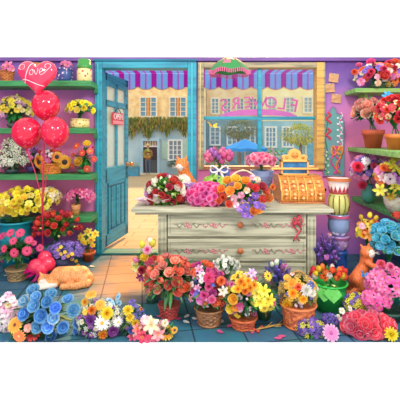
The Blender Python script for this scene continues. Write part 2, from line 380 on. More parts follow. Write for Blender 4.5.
# hanging sign on the door
sg = thing('hanging_sign', 'small red sign with white lettering hanging on the open teal door', 'sign', V((hx, hy, .025)) + V((cos(ang) * .40, sin(ang) * .40, 1.62)) + V((sin(ang), -cos(ang), 0)) * .016, rz=ang)
m = MB(); m.box(-.17, .17, -.01, 0, -.07, .09, mat('e03a4c')); m.box(-.16, .16, -.012, -.01, -.06, -.015, mat('f49aa8')); obj('plate', m, sg, bevel=.004)
m = MB(); m.tube([(-.10, -.005, .09), (0, -.005, .16), (.10, -.005, .09)], .006, mat('3a5060'), 5); obj('cord', m, sg)
def text_mesh(txt, size, material, depth=.003, mirror=False, name='lettering'):
    c = bpy.data.curves.new('t', 'FONT'); c.body = txt; c.size = size; c.extrude = depth; c.align_x = 'CENTER'; c.align_y = 'CENTER'
    o = bpy.data.objects.new('t', c); COL.objects.link(o)
    dg = bpy.context.evaluated_depsgraph_get(); dg.update()
    me = bpy.data.meshes.new_from_object(o.evaluated_get(dg)); bpy.data.objects.remove(o)
    mt = Matrix.Rotation(R(90), 4, 'X')
    if mirror: mt = Matrix.Rotation(R(180), 4, 'Z') @ mt
    me.transform(mt); me.materials.clear(); me.materials.append(material); return me
o = obj('lettering', text_mesh('OPEN', .11, mat('fff0ee')), sg, loc=(0, -.013, .035))

# ================================================================ STREET
def gz(Y): return -.77 * (Y - 4.6) / 17.4
cm, N, L, B = special('sandy_cobbles')
tc = N.new('ShaderNodeTexCoord'); br = N.new('ShaderNodeTexBrick'); br.inputs['Scale'].default_value = 1; br.inputs['Brick Width'].default_value = .5; br.inputs['Row Height'].default_value = .28
br.inputs['Color1'].default_value = lin('d4b078'); br.inputs['Color2'].default_value = lin('c09c64'); br.inputs['Mortar'].default_value = lin('8c6c40'); br.inputs['Mortar Size'].default_value = .012
L.new(tc.outputs['Object'], br.inputs['Vector']); no = N.new('ShaderNodeTexNoise'); no.inputs['Scale'].default_value = 1.3; L.new(tc.outputs['Object'], no.inputs['Vector'])
mx = N.new('ShaderNodeMix'); mx.data_type = 'RGBA'; mx.blend_type = 'MIX'; L.new(no.outputs['Fac'], mx.inputs[0]); mx.inputs[7].default_value = lin('a89c84')
L.new(br.outputs['Color'], mx.inputs[6]); L.new(mx.outputs[2], B.inputs['Base Color']); B.inputs['Roughness'].default_value = .85
m = MB(); n = 12
for i in range(n):
    ya, yb = 4.6 + 23 * i / n, 4.6 + 23 * (i + 1) / n
    m.add([(-9, ya, gz(ya) - .001), (14, ya, gz(ya) - .001), (14, yb, gz(yb)), (-9, yb, gz(yb)), (-9, ya, gz(ya) - .2), (14, ya, gz(ya) - .2), (14, yb, gz(yb) - .2), (-9, yb, gz(yb) - .2)],
          [(0, 1, 2, 3), (4, 7, 6, 5), (0, 4, 5, 1), (1, 5, 6, 2), (2, 6, 7, 3), (3, 7, 4, 0)], cm)
struct('ground', m)
FY = 22.0; FB = gz(FY)
stone = mat('fce4a4', 'mottle', 'e4bc80', scale=3); blw = mat('9cc4d8', 'mottle', 'c2dade', scale=.8); cream = mat('f4ead2', 'mottle', 'e6d4a4', scale=1)
blL = mat('a8d0e8'); shut = mat('e89a4c'); glass_b = mat('6aa0c0', 'plain', rough=.2); dk = mat('4a4a52')
def fwin(par, px0, px1, py0, py1, Y, frame, pane, bars=2, shutters=None):
    x0, x1, z0, z1 = X(px0, Y), X(px1, Y), Z(py1, Y), Z(py0, Y); m = MB(); t_ = .10
    m.box(x0 - t_, x1 + t_, Y - .12, Y - .001, z1, z1 + t_, frame); m.box(x0 - t_, x1 + t_, Y - .18, Y - .001, z0 - t_, z0, frame)
    m.box(x0 - t_, x0, Y - .12, Y - .001, z0, z1, frame); m.box(x1, x1 + t_, Y - .12, Y - .001, z0, z1, frame)
    for i in range(1, bars + 1):
        x = x0 + (x1 - x0) * i / (bars + 1); m.box(x - .03, x + .03, Y - .1, Y - .02, z0, z1, frame)
    for i in range(1, 4):
        z = z0 + (z1 - z0) * i / 4; m.box(x0, x1, Y - .09, Y - .02, z - .02, z + .02, frame)
    f_ = wobj('house_window', m, par)
    m = MB(); m.box(x0, x1, Y - .05, Y - .001, z0, z1, pane); obj('pane', shiftmb(m, par), f_)
    if shutters:
        for a, b in ((x0 - t_ - (x1 - x0) * .5, x0 - t_), (x1 + t_, x1 + t_ + (x1 - x0) * .5)):
            m = MB(); m.box(a, b, Y - .1, Y - .001, z0, z1, shutters)
            for k in range(7): m.box(a + .05, b - .05, Y - .13, Y - .1, z0 + .1 + (z1 - z0 - .2) * k / 7, z0 + .1 + (z1 - z0 - .2) * (k + .6) / 7, shutters)
            wobj('shutter', m, par)
def shiftmb(m, par):
    d_ = rel(par); m.v = [(a[0] + d_.x, a[1] + d_.y, a[2] + d_.z) for a in m.v]; return m
# house seen through the doorway
h1 = thing('town_house', 'pale blue town house with a golden stone upper floor, straight through the doorway', 'building', (X(150, FY), FY + 2, FB))
m = MB(); xa, xb = X(80, FY), X(206, FY); zm = Z(121, FY)
m.box(xa, xb, FY, FY + 4, FB, zm, blw); m.box(xa, xb, FY, FY + 4, zm, 6.0, stone); m.box(xa, xb, FY - .08, FY, Z(119.5, FY), Z(118, FY), cream)
wobj('wall', m, h1)
for a in (141, 170.5): fwin(h1, a, a + 15, 98, 116, FY, cream, glass_b, 2, None)
for a in (141, 170.5):
    m = MB(); m.box(X(a + 6.3, FY), X(a + 8.7, FY), FY - .14, FY - .02, Z(116, FY), Z(98, FY), shut); wobj('shutter', m, h1)
fwin(h1, 169.5, 181, 141, 159, FY, mat('f4f8f4'), mat('7c94a4', rough=.2), 2, mat('b8d8c8'))
# doorway
m = MB(); fr = mat('b4d8ec'); m.box(X(141, FY), X(143.5, FY), FY - .2, FY - .001, FB, Z(139, FY), fr); m.box(X(157.5, FY), X(160, FY), FY - .2, FY - .001, FB, Z(139, FY), fr); m.box(X(141, FY), X(160, FY), FY - .22, FY - .001, Z(141, FY), Z(138, FY), fr)
m.box(X(143.5, FY), X(157.5, FY), FY - .16, FY - .001, Z(147, FY), Z(145.6, FY), mat('f4f0ec')); m.box(X(139, FY), X(162, FY), FY - .6, FY - .001, FB, FB + .08, cream)
wobj('door_frame', m, h1)
m = MB(); m.box(X(143.5, FY), X(157.5, FY), FY - .05, FY - .001, FB + .05, Z(147, FY), mat('4c3c40')); m.box(X(150, FY), X(157, FY), FY - .08, FY - .05, FB + .05, Z(160, FY), mat('5a6468')); wobj('front_door', m, h1)
m = MB(); m.box(X(143.5, FY), X(157.5, FY), FY - .05, FY - .001, Z(145.6, FY), Z(141, FY), mat('a08a84'))
for k in range(5): m.box(X(145 + 2.5 * k, FY), X(145.7 + 2.5 * k, FY), FY - .09, FY - .05, Z(145.6, FY), Z(141, FY), cream)
wobj('transom', m, h1)
# neighbours seen through the shop window
h2 = thing('town_house', 'pale town house with many small windows seen through the left panes of the shop window', 'building', (X(228, FY), FY + 2.5, FB))
m = MB(); FY2 = 23.0; xa, xb = X(206.5, FY2), X(262, FY2); m.box(xa, xb, FY2, FY2 + 4, gz(FY2), Z(120, FY2), mat('80a8b0', 'mottle', '5c8ca4', scale=1)); m.box(xa, xb, FY2, FY2 + 4, Z(120, FY2), 6.1, mat('f0dcae', 'mottle', 'e4c088', scale=2)); wobj('wall', m, h2)
for a in (212, 224, 237, 250): fwin(h2, a, a + 6, 99, 113, FY2, cream, glass_b, 1)
for a in (211, 228): fwin(h2, a, a + 8, 128, 144, FY2, mat('e4ecec'), mat('6a90a8', rough=.2), 1)
fwin(h2, 246, 254, 128, 144, FY2, mat('e4ecec'), mat('6a90a8', rough=.2), 1)
h3 = thing('town_house', 'cream yellow town house with a blue door seen through the right shop window panes', 'building', (X(300, FY), FY + 2, FB))
m = MB(); xa, xb = X(263, FY), X(352, FY); m.box(xa, xb, FY, FY + 4, FB, Z(121, FY), mat('a8ccd0', 'mottle', '84b8c4', scale=1)); m.box(xa, xb, FY, FY + 4, Z(121, FY), 6.0, mat('f8ecb8', 'mottle', 'f0dc94', scale=1.5)); wobj('wall', m, h3)
for a in (268, 286, 304, 318): fwin(h3, a, a + 7, 98, 112, FY, cream, mat('9ac0cc', rough=.2), 1)
for a in (266, 283): fwin(h3, a, a + 9, 128, 146, FY, mat('f4f4ec'), glass_b, 2)
m = MB(); m.box(X(306, FY), X(316, FY), FY - .1, FY - .001, FB, Z(140, FY), mat('6cb4d0')); m.box(X(304.8, FY), X(306, FY), FY - .14, FY - .001, FB, Z(139, FY), cream); m.box(X(316, FY), X(317.2, FY), FY - .14, FY - .001, FB, Z(139, FY), cream); wobj('front_door', m, h3)
# awning outside
am, N, L, B = special('striped_canvas')
tc = N.new('ShaderNodeTexCoord'); sp = N.new('ShaderNodeSeparateXYZ'); L.new(tc.outputs['Object'], sp.inputs[0])
mm = N.new('ShaderNodeMath'); mm.operation = 'MULTIPLY'; mm.inputs[1].default_value = 1 / .242; L.new(sp.outputs['X'], mm.inputs[0])
fr_ = N.new('ShaderNodeMath'); fr_.operation = 'FRACT'; L.new(mm.outputs[0], fr_.inputs[0])
rp = N.new('ShaderNodeValToRGB'); rp.color_ramp.interpolation = 'CONSTANT'; e = rp.color_ramp.elements
e[0].position = 0; e[0].color = lin('c040cc'); e[1].position = .32; e[1].color = lin('9cd0fc')
for p_, c_ in ((.60, 'c880e0'), (.70, '9cd0fc')):
    q = e.new(p_); q.color = lin(c_)
L.new(fr_.outputs[0], rp.inputs[0]); L.new(rp.outputs[0], B.inputs['Base Color']); B.inputs['Roughness'].default_value = .8
tr = N.new('ShaderNodeBsdfTranslucent'); L.new(rp.outputs[0], tr.inputs[0]); mxs = N.new('ShaderNodeMixShader'); mxs.inputs[0].default_value = .5; L.new(B.outputs[0], mxs.inputs[1]); L.new(tr.outputs[0], mxs.inputs[2]); L.new(mxs.outputs[0], N['Material Output'].inputs[0])
aw = thing('awning', 'blue and purple striped awning with a scalloped edge over the shop front', 'awning', (0, 4.53, 2.32))
m = MB(); x0, x1 = -1.75, 2.25; vs = []; AY = 5.45; az = 2.365
m.add([(x0, 4.53, 2.345), (x1, 4.53, 2.345), (x1, AY, az), (x0, AY, az), (x0, 4.53, 2.352), (x1, 4.53, 2.352), (x1, AY, az + .008), (x0, AY, az + .008)], [(0, 1, 2, 3), (4, 7, 6, 5), (0, 4, 5, 1), (2, 6, 7, 3), (0, 3, 7, 4), (1, 5, 6, 2)], am)
wobj('canopy', m, aw)
m = MB(); nn = 200
for i in range(nn):
    a, b = x0 + (x1 - x0) * i / nn, x0 + (x1 - x0) * (i + 1) / nn
    f1, f2 = (az - .20 - .045 * abs(sin(pi * (a - .04) / .242)), az - .20 - .045 * abs(sin(pi * (b - .04) / .242)))
    m.add([(a, AY, az), (b, AY, az), (b, AY, f2), (a, AY, f1), (a, AY + .006, az), (b, AY + .006, az), (b, AY + .006, f2), (a, AY + .006, f1)], [(0, 1, 2, 3), (7, 6, 5, 4), (3, 2, 6, 7)], am)
    m.tube([(a, AY + .003, f1), (b, AY + .003, f2)], .008, mat('f2dca0'), 4, cap=False)
wobj('valance', m, aw)
for ax in (-1.7, 2.2):
    m = MB(); m.tube([(ax, 4.53, 1.7), (ax, AY, az - .01)], .012, mat('7a6a80'), 6); wobj('arm', m, aw)
# street furniture
def foliage_blob(c, r, n, ml, size, cols):
    m = MB(); mts = [mat(h, 'leaf') for h in cols]
    for i in range(n):
        d_ = V((random.gauss(0, 1), random.gauss(0, 1), random.gauss(0, 1))).normalized(); k = random.uniform(.55, 1)
        p = V(c) + V((d_.x * r[0], d_.y * r[1], d_.z * r[2])) * k
        m.leaf(p, d_ + V((random.uniform(-.5, .5), 0, random.uniform(-.5, .5))), size * random.uniform(.7, 1.3), size * .5, .3, random.choice(mts), (0, 1, 0))
    return m
u = thing('parasol', 'bright blue cafe parasol seen through the lower left pane', 'parasol', (X(245, 12), 12, gz(12)))
m = MB(); bu = mat('1c8ee0', 'plain', rough=.95); bu.node_tree.nodes['Principled BSDF'].inputs['Specular IOR Level'].default_value = .05; n = 10; c0 = P(245, 141, 12); rr = 22 * 12 / F
for i in range(n):
    a, b = 2 * pi * i / n, 2 * pi * (i + 1) / n
    pa = V((c0.x + rr * cos(a), 12 + rr * sin(a), Z(148.5, 12))); pb = V((c0.x + rr * cos(b), 12 + rr * sin(b), Z(148.5, 12)))
    ma_ = (pa + pb) / 2 + V((0, 0, .03)); ap_ = V((c0.x, 12, Z(139, 12)))
    m.add([ap_, pa, ma_, pb], [(0, 1, 2), (0, 2, 3)], bu); m.add([pa, ma_, pb, pb - V((0, 0, .09)), ma_ - V((0, 0, .09)), pa - V((0, 0, .09))], [(0, 1, 4, 5), (1, 2, 3, 4)], bu)
wobj('canopy', m, u)
m = MB(); m.tube([(c0.x, 12, gz(12)), (c0.x, 12, Z(139, 12))], .025, mat('e8e4dc'), 8); m.lathe([(.25, 0), (.25, .06), (.05, .1)], (c0.x, 12, gz(12)), mat('8a9aa0')); wobj('pole', m, u)
t = thing('cafe_table', 'round blue cafe table under the parasol', 'table', (X(238, 11.6), 11.6, gz(11.6)))
tx = X(238, 11.6); m = MB(); m.lathe([(.45, .70), (.45, .74), (.0, .745)], (tx, 11.6, gz(11.6)), mat('4aa8c8')); wobj('table_top', m, t)
m = MB(); m.tube([(tx, 11.6, gz(11.6)), (tx, 11.6, gz(11.6) + .7)], .03, mat('3a6a80'), 6); m.lathe([(.22, 0), (.2, .03), (.03, .05)], (tx, 11.6, gz(11.6)), mat('3a6a80')); wobj('pedestal', m, t)
def chair(px, Y, rz, lab, hx_):
    t = thing('cafe_chair', lab, 'chair', (X(px, Y), Y, gz(Y)), 'cafe chairs in the street', rz); c = mat(hx_)
    m = MB(); m.box(-.2, .2, -.2, .2, .43, .46, c); obj('seat', m, t)
    m = MB(); m.box(-.2, .2, .18, .21, .6, .9, c); m.box(-.19, -.16, .18, .21, .45, .9, c); m.box(.16, .19, .18, .21, .45, .9, c); obj('backrest', m, t)
    for a in (-.18, .18):
        for b in (-.18, .18):
            m = MB(); m.tube([(a, b, .43), (a * 1.1, b * 1.1, 0)], .015, c, 5); obj('leg', m, t)
for px_, Y_, hh_, lab_ in ((216, 14, 'e884b0', 'tub of pink flowers in the street at the left of the shop window view'), (271, 13, 'f0a0c8', 'tub of pale pink flowers in the street right of the blue parasol'), (283, 12.5, '5cc0d8', 'tub of sky blue flowers in the street beside the cash register crest')):
    t = thing('planter_tub', lab_, 'planter', (X(px_, Y_), Y_, gz(Y_)))
    m = MB(); m.lathe([(.22, 0), (.32, .5), (.35, .52), (.35, .58), (.28, .58)], (0, 0, 0), mat('4a90a8', 'mottle', '3a7890', scale=4), 14); obj('tub', m, t)
    obj('foliage', foliage_blob((0, 0, .95), (.5, .4, .45), 420, 0, .12, ('4c9c50', '6cb458', hh_, hh_)), t)
chair(252, 11.3, R(200), 'pale blue cafe chair to the right of the street table under the parasol', '8ac4dc')
chair(226, 11.9, R(100), 'teal cafe chair to the left of the street table under the parasol', '2a98b0')
t = thing('street_tree', 'small street tree with yellow green crown behind the right panes', 'tree', (X(300, 17), 17, gz(17)))
m = MB(); m.tube([(X(300, 17), 17, gz(17)), (X(301, 17), 17, Z(138, 17))], [.12, .06], mat('8a6a50'), 8); wobj('trunk', m, t)
wobj('crown', foliage_blob(P(300, 134, 17), (.95, .8, .42), 900, 0, .15, ('d8d048', 'a8b840', 'e8dc60')), t, smooth=True)
t = thing('street_tree', 'olive green street tree above the blue parasol', 'tree', (X(236, 18), 18, gz(18)))
m = MB(); m.tube([(X(240, 18), 18, gz(18)), (X(238, 18), 18, Z(132, 18))], [.12, .06], mat('7a6450'), 8); wobj('trunk', m, t)
wobj('crown', foliage_blob(P(240, 129, 18), (.95, .8, .42), 900, 0, .15, ('9aa860', '8a9850', 'b0b070')), t, smooth=True)
t = thing('hanging_ivy', 'yellow green ivy hanging across the blue house over its doorway', 'climbing plant', (X(158, FY), FY - .2, Z(117, FY)))
m = MB(); mts = [mat(h, 'leaf') for h in ('b8b84c', '8a9a3c', 'c8a850', '6c8a3c')]
for i in range(900):
    px = random.uniform(124, 197); lo = 127 + 7 * sin(px * .35) * .6 + 3 * sin(px * 1.1) + (4 if px < 150 else 1)
    p = P(px, random.uniform(116, lo), FY - .2 - random.uniform(0, .15)); m.leaf(p, (random.uniform(-.3, .3), -.3, -1), random.uniform(.2, .4), .10, 0, random.choice(mts), (0, 1, 0))
wobj('foliage', m, t)
t = thing('window_box', 'wooden window box of dark greenery under the lower house window', 'planter', (X(175, FY), FY - .35, Z(166, FY)))
m = MB(); m.box(X(168, FY), X(183, FY), FY - .5, FY - .18, Z(166, FY), Z(163.5, FY), mat('6c7c70')); wobj('box', m, t)
wobj('foliage', foliage_blob(P(175.5, 163, FY - .35), (.45, .15, .14), 90, 0, .16, ('4c7048', '6a8850')), t)
t = thing('planter_tub', 'square blue planter tub on the pavement left of the house doorway', 'planter', (X(132, 20), 20, gz(20)))
m = MB(); m.box(X(126, 20), X(139, 20), 19.7, 20.3, gz(20), Z(167, 20), mat('4a9cc0')); wobj('tub', m, t)
wobj('foliage', foliage_blob(P(132.5, 166, 20), (.38, .3, .18), 90, 0, .16, ('c8b070', '9aa060')), t)
# person on the doorstep holding a basket
pp = thing('person', 'person in a rust red top and straw hat on the doorstep holding a green basket', 'person', (X(148, 21.4), 21.4, gz(21.4)))
m = MB(); g = mat('000000'); PZ = .08
for sx in (-.09, .09): capsule(m, (sx, 0, .05 + PZ), (sx, 0, .75 + PZ), .06, .09, g); m.ell((sx, -.06, .04 + PZ), (.05, .12, .05), g)
capsule(m, (0, 0, .78 + PZ), (0, 0, 1.25 + PZ), .15, .14, g); m.ell((0, 0, 1.3 + PZ), (.2, .12, .1), g); capsule(m, (0, 0, 1.35 + PZ), (0, 0, 1.48 + PZ), .05, .05, g)
m.ell((0, -.01, 1.56 + PZ), (.085, .1, .12), g)
for sx in (-1, 1): capsule(m, (sx * .2, 0, 1.3 + PZ), (sx * .24, -.08, 1.05 + PZ), .06, .05, g); capsule(m, (sx * .24, -.08, 1.05 + PZ), (sx * .12, -.32, 1.0 + PZ), .05, .035, g); m.ell((sx * .1, -.36, 1.0 + PZ), (.04, .05, .03), g)
def pm(c, n_): return 2 if c.z < .82 + PZ else (1 if (c.z < 1.36 + PZ and not (c.y < -.3)) else 0)
obj('body', body(m, .022, pm, [mat('d8a080'), mat('b84838'), mat('5a6a80')], 3), pp)
m = MB(); m.lathe([(.2, 0), (.1, .02), (.09, .1), (.0, .12)], (0, -.01, 1.63 + PZ), mat('e0c880'), 14); obj('hat', m, pp, smooth=True)
bk = thing('flower_basket', 'basket of green plants held by the person in the far doorway', 'basket', (X(148, 21.4) + .02, 21.4 - .42, gz(21.4) + PZ + .92))
m = MB(); m.lathe([(.16, 0), (.24, .16), (.26, .17)], (0, 0, 0), mat('d89a5c'), 14); obj('basket', m, bk); obj('foliage', foliage_blob((0, 0, .26), (.26, .16, .2), 160, 0, .14, ('8ac040', 'c8d850', 'e8e8a0')), bk)
# ================================================================ FLOWER HEADS (one mesh per kind and colour, shared by the copies)
GREEN = ('2f9a44', '50b850', '1f7440')
BC = {}
def bloom(kind, c1, c2=None, c3=None):
    key = (kind, c1, c2, c3)
    if key in BC: return BC[key]
    m = MB(); A = mat(c1, 'petal'); B_ = mat(c2 or c1, 'petal'); C_ = mat(c3 or 'e8b020', 'petal'); G = mat('4a9a44', 'leaf')
    if kind == 'rose':
        B_ = mat('%02x%02x%02x' % tuple(int(int((c2 or c1)[i:i+2], 16) * .98) for i in (0, 2, 4)), 'petal'); A = mat('%02x%02x%02x' % tuple(int(int(c1[i:i+2], 16) + (255 - int(c1[i:i+2], 16)) * .18) for i in (0, 2, 4)), 'petal')
    rnd = random.Random(zlib.crc32(repr(key).encode()))
    j = lambda s=.06: rnd.uniform(-s, s)
    if kind == 'rose':
        for k in range(5): m.petal(2*pi*k/5 + j(), [(.1, -.55), (.62, -.35), (.98, .0), (1.08, .16)], [.2, .62, .66, .36], .28, A, jit=.05)
        for k in range(5): m.petal(2*pi*(k+.5)/5 + j(), [(.1, -.5), (.55, -.1), (.78, .3), (.82, .42)], [.2, .55, .56, .3], .32, B_, jit=.045)
        for k in range(4): m.petal(2*pi*k/4 + .4 + j(), [(.05, -.3), (.38, .0), (.50, .46), (.50, .56)], [.1, .40, .42, .24], .4, A, jit=.015)
        for k in range(3): m.petal(2*pi*k/3 + j(), [(.03, -.1), (.2, .2), (.26, .58), (.22, .66)], [.1, .24, .25, .14], .45, B_)
        m.lathe([(.1, .5), (.13, .4), (.05, .0)], (0, 0, 0), B_, 7)
    elif kind == 'tulip':
        for k in range(3): m.petal(2*pi*k/3 + j(), [(.1, -1), (.52, -.7), (.66, -.1), (.55, .5), (.30, .95)], [.12, .5, .60, .42, .04], .3, A, jit=.01)
        for k in range(3): m.petal(2*pi*(k+.5)/3 + j(), [(.1, -1), (.45, -.65), (.58, -.1), (.46, .5), (.22, 1.02)], [.1, .42, .52, .36, .04], .3, B_, jit=.01)
    elif kind in ('daisy', 'gerbera', 'sunflower'):
        n, w_, di = {'daisy': (13, .16, .26), 'gerbera': (16, .17, .24), 'sunflower': (18, .15, .42)}[kind]
        for k in range(n): m.petal(2*pi*k/n + j(.08), [(di * .6, 0), (.62, .06 + j()), (.9, .02 + j()), (1.04, -.05)], [w_ * .6, w_, w_ * .85, w_ * (.1 if kind == 'sunflower' else .4)], .2, A)
        if kind != 'daisy':
            for k in range(n): m.petal(2*pi*(k+.5)/n + j(.08), [(di * .6, .06), (.5, .14), (.78, .14 + j())], [w_ * .5, w_ * .8, w_ * .3], .2, B_)
        m.ell((0, 0, .06), (di, di, di * .5), C_, 10, 6)
        m.lathe([(.3, -.02), (.08, -.2), (.04, -.4)], (0, 0, 0), G, 7)
    elif kind == 'lily':
        for k in range(6): m.petal(2*pi*k/6 + j(), [(.05, -.45), (.35, -.05), (.72, .16), (1.0, .12), (1.22, -.08)], [.08, .24, .30, .2, .02], .35, A if k % 2 else B_)
        for k in range(5): a = 2*pi*k/5; m.tube([(0, 0, -.2), (.2*cos(a), .2*sin(a), .35)], .025, C_, 4); m.ell((.2*cos(a), .2*sin(a), .37), .06, C_, 5, 4)
    elif kind == 'daffodil':
        for k in range(6): m.petal(2*pi*k/6 + j(), [(.1, 0), (.5, .03), (.85, 0), (1.1, -.05)], [.12, .32, .24, .02], .15, A)
        m.lathe([(.12, 0), (.26, .15), (.30, .45), (.38, .55), (.30, .5), (.1, .2)], (0, 0, 0), B_, 12, closed=False)
    elif kind in ('mum', 'carnation'):
        wd = .17 if kind == 'mum' else .3
        for ring, (n, el, ln) in enumerate(((12, -10, 1.0), (12, 14, .98), (10, 36, .85), (8, 58, .7), (5, 78, .6)) if kind == 'mum' else ((8, -5, 1.0), (8, 25, .92), (7, 50, .8), (4, 74, .7))):
            e1 = R(el)
            for k in range(n):
                e2 = e1 + j(.12); m.petal(2*pi*(k + ring * .5)/n + j(.1), [(.05, 0), (ln*.6*cos(e2), ln*.6*sin(e2)), (ln*cos(e2 + .12), ln*sin(e2 + .12))], [wd * .4, wd, wd * (.5 if kind == 'mum' else 1.15)], .35, A if ring < 2 else B_, jit=.02 if kind == 'mum' else .07)
    elif kind == 'blossom':
        for k in range(5): m.petal(2*pi*k/5 + j(), [(.05, -.1), (.45, .1), (.85, .12), (1.02, .0)], [.1, .42, .46, .24], .2, A if k % 2 else B_)
        m.ell((0, 0, .1), .18, C_, 7, 5)
    elif kind == 'bud':
        m.ell((0, 0, 0), (.55, .55, .85), A, 8, 6); m.ell((0, 0, .35), (.4, .4, .6), B_, 7, 5); m.lathe([(.5, -.45), (.3, -.75), (.08, -1)], (0, 0, 0), G, 7)
    elif kind == 'spike':
        for k in range(26):
            z = -1.3 + 2.8 * k / 26; r_ = .36 * (1 - k / 34); a = k * 2.4
            cc = V((r_*cos(a), r_*sin(a), z)); mm_ = A if k % 3 else B_
            for q in range(4): m.petal(a + (q - 1.5) * .8, [(0, 0), (.16, .05), (.28, .12)], [.05, .13, .04], .2, mm_, c=cc)
        m.tube([(0, 0, -1.6), (0, 0, 1.5)], .04, G, 4)
    elif kind == 'spray':
        for k in range(13):
            a = k * 2.4; r_ = .26 * math.sqrt(k); z = .25 * cos(r_ * 1.3) + rnd.uniform(-.15, .15); cc = V((r_*cos(a), r_*sin(a), z)); mm_ = A if k % 3 else B_
            for q in range(4): m.petal(q * pi / 2 + a, [(0, 0), (.13, .06), (.24, .03)], [.04, .13, .06], .2, mm_, c=cc)
            m.ell(cc + V((0, 0, .05)), .05, C_, 4, 3); m.tube([(0, 0, -.8), cc], .018, G, 3)
    BC[key] = m.mesh(kind); return BC[key]
UPW = {'tulip': 1.1, 'spike': 1.6, 'bud': .8, 'spray': .5, 'daffodil': 0}
PART = {'mum': 'chrysanthemum', 'spike': 'flower_spike', 'spray': 'flower_spray', 'bud': 'flower_bud'}
def put_bloom(root, key, c, d, size, loc_rel=True):
    me = bloom(*key); o = bpy.data.objects.new(PART.get(key[0], key[0]), me); COL.objects.link(o); o.parent = root
    o.location = V(c) - V(root.location)
    q = d.normalized().to_track_quat('Z', 'Y'); q = q @ Matrix.Rotation(random.uniform(0, 6.28), 4, 'Z').to_quaternion()
    o.rotation_euler = q.to_euler(); o.scale = (size,) * 3
    return o

# ---------------------------------------------------------------- containers: return the z of the rim
def weave(m, c, r0, r1, h, col, col2, rows=7, seg=40):
    prof = []; sub = 4
    for k in range(rows * sub + 1):
        t = k / (rows * sub); prof.append((r0 + (r1 - r0) * t, h * t))
    amp = r1 * .055
    m.lathe(prof, c, mat(col, 'wood', col2, scale=6), seg, wave=lambda k, i: amp * sin(pi * (i * .5)) * sin(pi * k / sub) )
    m.tube([(c[0] + r1 * 1.03 * cos(a), c[1] + r1 * 1.03 * sin(a), c[2] + h) for a in [2*pi*i/24 for i in range(25)]], r1 * .07, mat(col), 6, cap=False)
    m.tube([(c[0] + r0 * 1.03 * cos(a), c[1] + r0 * 1.03 * sin(a), c[2] + .012) for a in [2*pi*i/24 for i in range(25)]], r1 * .06, mat(col), 6, cap=False)
def container(root, kind, c, r, h, col, col2=None, handle=None):
    m = MB(); nm = 'pot'; c = V(c)
    if kind == 'basket': weave(m, c, r * .78, r, h, col, col2 or col); nm = 'basket'
    elif kind == 'terracotta': m.lathe([(r * .68, 0), (r * .9, h * .72), (r * 1.0, h * .72), (r * 1.04, h), (r * .9, h), (r * .85, h * .8)], c, mat(col, 'mottle', col2 or col, scale=5), 24)
    elif kind == 'bucket':
        m.lathe([(r * .74, 0), (r * .9, h * .6), (r * .92, h * .62), (r * .9, h * .64), (r * .97, h * .95), (r * 1.03, h * .96), (r * 1.03, h), (r * .93, h), (r * .88, h * .8)], c, mat(col, 'plain', rough=.35), 28); nm = 'bucket'
    elif kind == 'vase':
        m.lathe([(r * .6, 0), (r * .95, h * .25), (r * 1.0, h * .5), (r * .75, h * .8), (r * .8, h), (r * .7, h), (r * .65, h * .8)], c, mat(col, 'mottle', col2 or col, scale=6, rough=.3), 24); nm = 'vase'
    elif kind == 'tall':
        m.lathe([(r * .8, 0), (r * .85, h * .5), (r, h), (r * .9, h), (r * .8, h * .8)], c, mat(col, 'wood', col2 or col, scale=3), 20); nm = 'vase'
    elif kind == 'painted':
        m.lathe([(r * .8, 0), (r * .98, h * .15), (r, h * .7), (r * .92, h * .9), (r * 1.0, h * .93), (r * 1.0, h), (r * .88, h), (r * .85, h * .85)], c, mat(col, 'dots', col2, scale=26, rough=.25), 24)
    elif kind == 'bowl': m.lathe([(r * .55, 0), (r * .9, h * .5), (r, h), (r * .92, h), (r * .8, h * .6)], c, mat(col, 'wood', col2 or col, scale=3), 24); nm = 'bowl'
    wobj(nm, m, root, smooth=(kind != 'basket'))
    if handle:
        hw, hh, hc = handle; m = MB()
        pts = [(c.x + hw * cos(pi * i / 16), c.y, c.z + h * .9 + hh * sin(pi * i / 16)) for i in range(17)]
        m.tube(pts, r * .05, mat(hc), 6); m.tube([(p[0], p[1] + r * .05 * sin(k * 1.6), p[2] + r * .04 * cos(k * 1.6)) for k, p in enumerate(pts)], r * .04, mat(hc), 5)
        wobj('handle', m, root, smooth=True)
    return c.z + h

